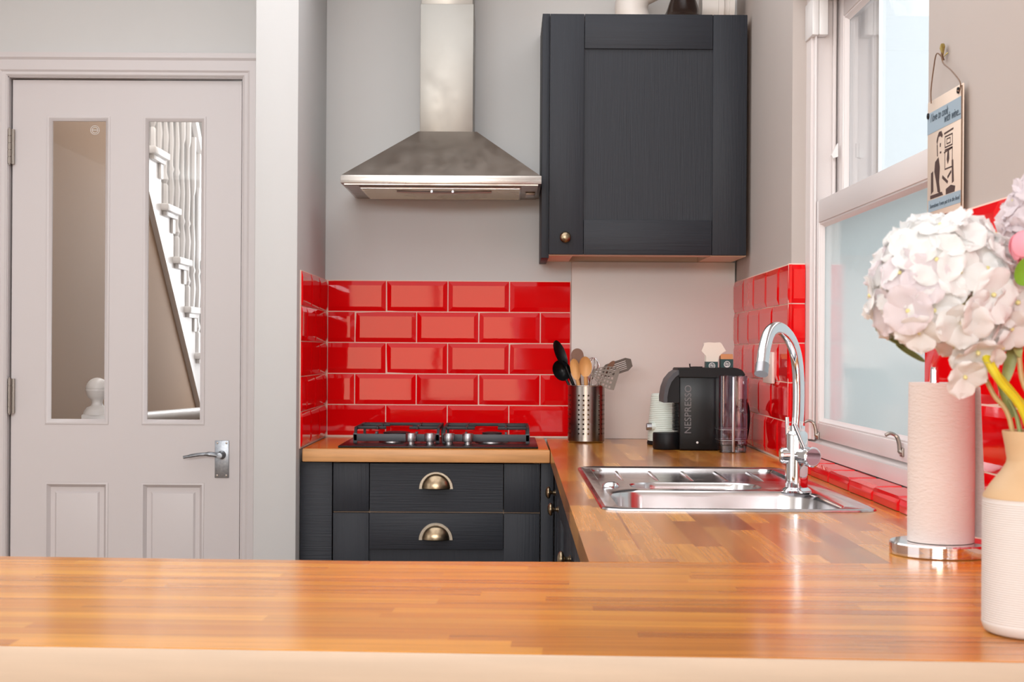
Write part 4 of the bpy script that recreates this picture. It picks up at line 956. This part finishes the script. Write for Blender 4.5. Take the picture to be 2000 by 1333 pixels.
prism(bm, pr, 4.479, 4.4815, 'y'); prism(bm, pr[:2]+[pr[3]]+[pr[7]]+pr[-2:], 4.512, 4.514, 'y'); obj('lid_flap', bm, M['carton_white'], c1)
emblem((xa_+xb2)/2, 4.4775, zg-0.012, 0.0085, c1)
c2 = thing('coffee_carton', (at(1418, 710, 4.49)[0], 4.50, ct), 'green carton with a tan folded top on the coffee machine, right of the pair', 'carton')
xa_, xb2 = at(1408, 700, 4.47)[0], at(1432, 700, 4.47)[0]; zg2 = at(1420, 702, 4.47)[1]; zt2 = at(1420, 692, 4.47)[1]
bm = B(); box(bm, xa_, xb2, 4.468, 4.506, ct, zg2); obj('green_band', bm, M['carton_green'], c2)
bm = B(); loft(bm, [[(xa_, 4.468, zg2), (xb2, 4.468, zg2), (xb2, 4.506, zg2), (xa_, 4.506, zg2)], [(xa_, 4.48, zt2), (xb2, 4.48, zt2), (xb2, 4.494, zt2), (xa_, 4.494, zt2)]], True, True); obj('folded_top', bm, M['carton_tan'], c2)
emblem((xa_+xb2)/2, 4.4675, ct+0.010, 0.0085, c2)

# ------------------------------------------------------------------ kitchen roll on its holder
rx_, ry_ = 0.618, 2.168
hol = thing('roll_holder', (rx_, ry_, WT), 'chrome kitchen roll holder with a heavy round base', 'paper holder')
bm = B(); lathe(bm, [(0, 0.0003), (0.070, 0.0003), (0.0715, 0.002), (0.0715, 0.0165), (0.070, 0.0185), (0, 0.0185)], (rx_, ry_, WT), 56); obj('base', bm, M['chrome'], hol)
bm = B(); lathe(bm, [(0.0062, 0.0185), (0.0062, 0.262), (0.005, 0.266), (0, 0.267)], (rx_-0.010, ry_, WT), 20); obj('rod', bm, M['chrome'], hol)
bm = B(); R1 = 0.0462; zb0, zt0_ = WT+0.0192, WT+0.244
pro = [(0.020, zb0), (R1, zb0), (R1+0.0003, zb0+0.1), (R1-0.0008, zt0_), (0.020, zt0_)]
lathe(bm, pro+pro[:1], (rx_, ry_, 0), 64, close=False)
roll = thing('kitchen_roll', (rx_, ry_, zb0), 'roll of embossed blush white kitchen paper on the chrome holder', 'paper roll')
obj('paper_roll', bm, M['paper'], roll)
bm = B(); tube(bm, [(rx_, ry_, zb0+0.001), (rx_, ry_, zt0_-0.001)], 0.0195, 24, caps=False); o = obj('card_core', bm, M['carton_tan'], roll)
bm = B(); n = 14; path = []
for k in range(n+1):
    a = math.radians(40-k*4.2); path.append((rx_+math.cos(a)*(R1+0.0006+0.018*(k/n)**1.5), ry_+math.sin(a)*(R1+0.0006+0.004*(k/n))))
path = [(rx_+math.cos(math.radians(60-4*k))*(R1+0.0008), ry_+math.sin(math.radians(60-4*k))*(R1+0.0008)) for k in range(7)]
path += [(rx_+0.042, ry_+0.030), (rx_+0.050, ry_+0.020), (rx_+0.0575, ry_+0.008), (rx_+0.064, ry_-0.004)]
A = [bm.verts.new((x, y, zb0+0.004)) for x, y in path]; D = [bm.verts.new((x-(0.011 if i > 7 else 0.004)*(i/len(path)), y, zt0_-0.002-0.004*(i/len(path)))) for i, (x, y) in enumerate(path)]
for i in range(len(path)-1): bm.faces.new((A[i], A[i+1], D[i+1], D[i]))
o = obj('loose_sheet', bm, M['paper'], roll); s_ = o.modifiers.new('thick', 'SOLIDIFY'); s_.thickness = 0.0006

# ------------------------------------------------------------------ hanging sign
sy0_, sy1_, sz0, sz1, sxf = 2.614, 2.414, 1.4295, 1.6285, 0.7185
sg = thing('hanging_sign', (0.725, 2.514, sz1), 'square cream enamel sign with blue bands hanging by brown wire beside the window', 'sign')
bm = B(); box(bm, sxf, sxf+0.003, sy1_, sy0_, sz0, sz1, 0.001); obj('plate', bm, M['plate'], sg)
def S(u, v, off=0.0004): return (sxf-off, sy0_+(sy1_-sy0_)*u, sz0+(sz1-sz0)*v)      # u to the right as read, v up
def flat(name, polys, m, off=0.0004, parent=sg):
    bm = B()
    for pl in polys:
        a = [bm.verts.new(S(u, v, off)) for u, v in pl]; b2 = [bm.verts.new(S(u, v, off-0.0003)) for u, v in pl]
        bm.faces.new(a); bm.faces.new(b2[::-1])
        for i in range(len(pl)): bm.faces.new((a[i], a[(i+1) % len(pl)], b2[(i+1) % len(pl)], b2[i]))
    return obj(name, bm, m, parent)
flat('blue_band', [[(0.0, 0.72), (1, 0.72), (1, 0.90), (0, 0.90)]], M['blue_print']); flat('blue_band', [[(0.04, 0.05), (1, 0.05), (1, 0.15), (0.04, 0.15)]], M['blue_print'])
def sign_text(body, u, v, size, width):
    bm = text_bm(body, size, 0.0001, lambda x, y, z: (x, y, z), shear=0.35)
    wdt = max(q.co.x for q in bm.verts)
    for q in bm.verts:
        x, y, z = q.co; q.co = Vector((sxf-0.0009+z, sy0_-(u*0.2)-x*width/wdt, sz0+v*(sz1-sz0)+y))
    obj('lettering', bm, M['ink_blue'], sg)
sign_text('I love to cook', 0.10, 0.815, 0.020, 0.105)
sign_text('with wine...', 0.50, 0.755, 0.020, 0.092)
sign_text('Sometimes I even put it in the food', 0.09, 0.080, 0.010, 0.172)
K = M['ink']
# plain printed figure: a standing cook with a bottle crate and pan, drawn as flat shapes
flat('printed_figure', [
    [(0.30, 0.66), (0.35, 0.70), (0.42, 0.70), (0.46, 0.66), (0.44, 0.64), (0.40, 0.66), (0.34, 0.66), (0.30, 0.60), (0.28, 0.63)],
    [(0.29, 0.60), (0.31, 0.60), (0.32, 0.50), (0.30, 0.50)], [(0.38, 0.60), (0.41, 0.60), (0.40, 0.57), (0.38, 0.57)], [(0.38, 0.53), (0.42, 0.53), (0.42, 0.515), (0.38, 0.515)],
    [(0.24, 0.46), (0.34, 0.49), (0.38, 0.40), (0.36, 0.28), (0.40, 0.18), (0.32, 0.20), (0.27, 0.30), (0.22, 0.38)],
    [(0.12, 0.38), (0.18, 0.39), (0.19, 0.22), (0.12, 0.20)], [(0.10, 0.19), (0.44, 0.19), (0.48, 0.16), (0.10, 0.16)],
    [(0.56, 0.20), (0.70, 0.22), (0.82, 0.20), (0.80, 0.155), (0.56, 0.155)], [(0.45, 0.30), (0.60, 0.24), (0.62, 0.26), (0.46, 0.325)],
    [(0.72, 0.42), (0.76, 0.42), (0.78, 0.24), (0.73, 0.23)], [(0.60, 0.30), (0.70, 0.34), (0.71, 0.32), (0.61, 0.28)],
    [(0.60, 0.50), (0.64, 0.52), (0.65, 0.44), (0.61, 0.40), (0.58, 0.44)]], K)
def ring(u0, u1, v0, v1, t): return [[(u0, v0), (u1, v0), (u1, v0+t), (u0, v0+t)], [(u0, v1-t), (u1, v1-t), (u1, v1), (u0, v1)], [(u0, v0+t), (u0+t, v0+t), (u0+t, v1-t), (u0, v1-t)], [(u1-t, v0+t), (u1, v0+t), (u1, v1-t), (u1-t, v1-t)]]
flat('printed_frames', ring(0.52, 0.74, 0.54, 0.64, 0.012)+ring(0.52, 0.74, 0.36, 0.53, 0.012)+ring(0.57, 0.68, 0.565, 0.615, 0.010)+[[(0.50, 0.655), (0.76, 0.665), (0.76, 0.68), (0.50, 0.67)], [(0.50, 0.50), (0.74, 0.515), (0.74, 0.527), (0.50, 0.512)]], K, 0.0003)
for u, v in ((0.035, 0.88), (0.90, 0.955)):
    p = S(u, v); bm = B(); lathe(bm, [(0.0055, 0), (0.005, -0.002), (0, -0.003)], p, 16, 'x'); obj('stud', bm, M['black_matt'], sg)
hp = (0.7235, 2.535, at(1838, 116, 2.53)[1])
bm = B(); tube(bm, spline([S(0.16, 0.97, 0.003), S(0.17, 1.08, 0.004), S(0.24, 1.24, 0.004), S(0.34, 1.36, 0.004), hp], 6), 0.0011, 6)
tube(bm, spline([hp, S(0.47, 1.34, 0.004), S(0.52, 1.25, 0.004), S(0.74, 1.15, 0.004), S(0.93, 1.05, 0.004), S(1.01, 0.99, 0.004), S(0.97, 0.94, 0.003), S(0.90, 0.955, 0.003)], 6), 0.0011, 6)
tube(bm, [S(1.0, 0.98, 0.001), S(1.005, 0.5, 0.001), S(1.003, 0.0, 0.001), S(0.97, 0.005, 0.001)], 0.0012, 6)
obj('wire', bm, M['cord'], sg)
bm = B(); hz2 = at(1838, 84, 2.53)[1]
tube(bm, [(0.7290, hp[1]-0.002, hp[2]+0.012), (0.7215, hp[1], hp[2]+0.004), (0.7215, hp[1]+0.001, hz2-0.012)], 0.0012, 6)
tube(bm, [(0.7225, hp[1]+0.012, hp[2]+0.012), (0.7225, hp[1]+0.004, hp[2]+0.001)], 0.002, 6)
for k in range(8):
    a = -0.9+k*0.26; tube(bm, [(0.7215, hp[1], hz2-0.020), (0.7205, hp[1]-math.sin(a)*0.012, hz2-0.014+math.cos(a)*0.014)], [0.0010, 0.0022], 6)
obj('sprig_hook', bm, M['sprig'], sg)

# ------------------------------------------------------------------ vase
vx, vy = 0.545, 1.560
vase = thing('vase', (vx, vy, WT), 'off white ribbed ceramic vase with a tan shoulder at the right edge', 'vase')
bm = B(); pr = [(0, 0.0004), (0.048, 0.0004), (0.0535, 0.003), (0.0555, 0.010)]
for i in range(54): pr += [(0.0557, 0.012+i*0.0023), (0.0550, 0.0132+i*0.0023)]
pr += [(0.0557, 0.1385)]
seg = 160; lathe(bm, pr+[(0.0545, 0.1385), (0.0520, 0.1385), (0.0515, 0.010), (0.0, 0.006)], (vx, vy, WT), seg)
for v in bm.verts:
    r = Vector((v.co.x-vx, v.co.y-vy)); a = math.atan2(r.y, r.x)
    if r.length > 0.054: k = 1+0.006*math.cos(a*80); v.co.x = vx+r.x*k; v.co.y = vy+r.y*k
obj('body', bm, M['vase'], vase, smooth=60)
bm = B(); lathe(bm, [(0.0553, 0.1386), (0.0552, 0.141), (0.048, 0.152), (0.038, 0.165), (0.0325, 0.174), (0.0318, 0.178), (0.0335, 0.190), (0.0365, 0.205), (0.0365, 0.207), (0.034, 0.2065), (0.0295, 0.18), (0.034, 0.165), (0.05, 0.142), (0.0553, 0.1386)], (vx, vy, WT), 64, close=False)
obj('shoulder', bm, M['vase_tan'], vase, smooth=40, label='matt tan shoulder and neck')

# flowers ----------------------------------------------------------
random.seed(21)
def floret_mesh(m1, seed):
    rnd_ = random.Random(seed); bm = B(); L_ = 0.0205
    for q in range(4):
        a = q*PI/2+rnd_.uniform(-0.12, 0.12); cup = rnd_.uniform(0.05, 0.45); ln = L_*rnd_.uniform(0.92, 1.1); wd_ = 0.0132*rnd_.uniform(0.95, 1.12); tw = rnd_.uniform(-0.18, 0.18)
        nu, nv = 9, 8; G = []
        for i in range(nu+1):
            u = i/nu; w__ = wd_*max(0.06, math.sqrt(max(0.0, 1-((u-0.56)/0.56)**2))) if u < 0.56 else wd_*max(0.10, math.sqrt(max(0.0, 1-((u-0.56)/0.455)**2)))
            row = []
            for j in range(nv+1):
                s = -1+2*j/nv; r = 0.0010+ln*u; y = s*w__
                z = cup*0.016*u*u-0.0035*s*s*u*(1-cup)+0.0012*math.sin(s*5+seed+q)*u+tw*y*u+0.004*u
                if u > 0.85: z -= 0.0015
                row.append(bm.verts.new((r*math.cos(a)-y*math.sin(a), r*math.sin(a)+y*math.cos(a), z)))
            G.append(row)
        for i in range(nu):
            for j in range(nv): bm.faces.new((G[i][j], G[i][j+1], G[i+1][j+1], G[i+1][j]))
    lathe(bm, [(0.0, 0.0), (0.0018, 0.001), (0.0020, 0.0025), (0.0012, 0.004), (0, 0.0045)], (0, 0, 0.0), 10, mi=1)
    tube(bm, [(0, 0, 0.0), (0, 0, -0.03)], 0.0008, 5, mi=1)
    finish(bm, 180); me = bpy.data.meshes.new('floret'); bm.to_mesh(me); bm.free(); me.materials.append(m1); me.materials.append(M['eye']); return me
FM = [floret_mesh(M['petal'], s_) for s_ in range(6)]; FP = [floret_mesh(M['petal_pink_shade'], s_+10) for s_ in range(3)]
def hydrangea(label, c, rad, n, stem_pts, sm_, keep=None, pinkish=0.0, extra=()):
    c = Vector(c); t = thing('hydrangea', stem_pts[0], label, 'flower')
    ga = PI*(3-math.sqrt(5)); bm = B()
    for i in range(n+len(extra)):
        zz = 1-2*(i+0.5)/n if i < n else -0.5; r = math.sqrt(1-zz*zz); d = Vector((r*math.cos(ga*i), r*math.sin(ga*i), zz))
        d = (d+Vector([random.uniform(-0.09, 0.09) for _ in range(3)])).normalized()
        if keep and not keep(d): continue
        p = c+Vector((d.x*rad[0], d.y*rad[1], d.z*rad[2]))*random.uniform(0.82, 1.06)
        if i >= n: p = Vector(extra[i-n]); d = (Vector((0, -1, -0.5))+(p-c)*4).normalized()
        mesh = random.choice(FP) if random.random() < (pinkish if d.x < -0.25 else pinkish*0.1) else random.choice(FM)  # left florets turn pink more often: side shading put into petal colour
        o = bpy.data.objects.new('floret', mesh); C.objects.link(o); place(o, p, t)
        dd = (d+Vector([random.uniform(-0.22, 0.22) for _ in range(3)])).normalized()
        o.rotation_euler = (dd.to_track_quat('Z', 'Y').to_matrix() @ Matrix.Rotation(random.uniform(0, PI), 3, 'Z')).to_euler()
        s_ = random.uniform(1.08, 1.32); o.scale = (s_, s_, s_)
        tube(bm, [c-Vector((0, 0, rad[2]*0.3)), p-d*0.022], 0.0011, 5)
    obj('flower_stalks', bm, M['eye'], t, kind='stuff')
    bm = B(); tube(bm, spline(stem_pts+[tuple(c-Vector((0, 0, rad[2]*0.3)))], 6), 0.0036, 10); obj('stem', bm, sm_, t)
    return t
hc = (0.452, 1.575, at(1846, 578, 1.575)[1])
hyd = hydrangea('large white hydrangea head leaning left out of the vase', hc, (0.073, 0.064, 0.076), 96, [(vx+0.015, vy, WT+0.05), (vx-0.006, vy+0.002, WT+0.205), (vx-0.024, 1.568, WT+0.245)], M['stem_yellow'], pinkish=0.25, keep=lambda d: not (d.z < -0.5 and d.x < 0.3), extra=[up(1884, 735, 1.555), up(1900, 690, 1.55), up(1868, 690, 1.535), up(1985, 590, 1.535), up(1975, 640, 1.54)])
for dx, px, py in ((0.0, 1712, 648), (0.0, 1752, 678)):
    p = up(px, py, 1.60); bm = B(); blade(bm, p+Vector((0.014, 0, -0.006)), Vector((0.85, 0, -0.5)).normalized(), Vector((0.3, 0.8, 0.5)).normalized(), Vector((0.3, -0.55, 0.6)).normalized(), 0.018, 0.006, 0.0008, 0.002); obj('leaf', bm, M['leaf_dark'], hyd)
h2 = hydrangea('blush hydrangea head at the right edge, above and behind the large white one', (0.600, 1.66, at(2030, 440, 1.66)[1]), (0.052, 0.052, 0.055), 75, [(vx+0.012, vy+0.012, WT+0.05), (vx+0.012, vy+0.014, WT+0.205), (vx+0.035, vy+0.05, WT+0.27)], M['stem_brown'], pinkish=0.9)
rb = thing('pink_rose', (vx+0.004, vy-0.010, WT+0.05), 'small pink bloom with a green leaf at the right edge', 'flower')
rc = up(2003, 492, 1.52); bm = B()
for k in range(9):
    a = k*2.4; r = 0.004+0.0014*k; u_ = Vector((math.cos(a), math.sin(a), 0)); blade(bm, rc+u_*r+Vector((0, 0, 0.001*k)), Vector((0, 0, 1)), Vector((-u_.y, u_.x, 0)), u_, 0.013, 0.011, 0.0008, -0.003)
obj('bloom', bm, M['pink'], rb, smooth=60)
bm = B(); blade(bm, up(2005, 530, 1.51), Vector((0.55, 0.1, 0.8)).normalized(), Vector((0.8, 0.2, -0.55)).normalized(), Vector((0.1, -1, 0.1)).normalized(), 0.016, 0.012, 0.0008, 0.002); obj('leaf', bm, M['leaf'], rb)
bm = B(); tube(bm, spline([(vx+0.004, vy-0.010, WT+0.05), (vx+0.002, vy-0.012, WT+0.205), tuple(up(2012, 600, 1.53)), tuple(rc-Vector((0, 0, 0.012)))], 6), 0.0022, 8); obj('stem', bm, M['leaf_dark'], rb)
def sprig(name, label, ctrl, r, m, leaves=()):
    t = thing(name, ctrl[0], label, 'stem'); bm = B(); tube(bm, spline(ctrl, 6), r, 8); obj('stem', bm, m, t)
    for (p, u_, a, b, mm) in leaves:
        bm = B(); u_ = Vector(u_).normalized(); n_ = Vector((0.2, -1, 0.1)); v_ = u_.cross(n_).normalized(); n_ = v_.cross(u_).normalized(); blade(bm, Vector(p), u_, v_, n_, a, b, 0.0008, 0.003); obj('leaf', bm, mm, t)
    return t
f0 = lambda dx, dy: (vx+dx, vy+dy, WT+0.05)
sprig('flower_stem', 'thick yellow green forked stem in the middle of the vase', [f0(-0.004, -0.014), (vx-0.014, vy-0.014, WT+0.205), tuple(up(1950, 740, 1.54)), tuple(up(1922, 690, 1.55))], [0.0042]*13+[0.0048]*6, M['stem_yellow'], [(up(1936, 690, 1.55), (0.1, 0, 1), 0.020, 0.004, M['stem_yellow'])])
sprig('flower_stem', 'pale brown stem leaning left at the left lip of the vase', [f0(-0.012, 0.006), (vx-0.026, vy+0.004, WT+0.205), tuple(up(1940, 770, 1.575)), tuple(up(1912, 715, 1.58))], 0.0026, M['stem_brown'])
sprig('flower_stem', 'olive green leafy stem between the yellow and the brown stems', [f0(-0.008, 0.0), (vx-0.019, vy+0.002, WT+0.205), tuple(up(1955, 760, 1.58)), tuple(up(1940, 700, 1.58))], 0.0024, M['leaf_dark'], [(up(1975, 700, 1.57), (0.25, 0, 1), 0.030, 0.007, M['leaf_dark']), (up(1962, 770, 1.57), (-0.35, 0, 1), 0.026, 0.005, M['leaf_dark'])])
sprig('flower_stem', 'pale green stem with a long leaf nearest the right edge', [f0(0.002, -0.004), (vx+0.0, vy-0.006, WT+0.205), tuple(up(1996, 740, 1.56)), tuple(up(1990, 640, 1.57))], 0.0028, M['stem_brown'], [(up(1984, 650, 1.56), (-0.15, 0, 1), 0.026, 0.007, M['leaf_dark'])])
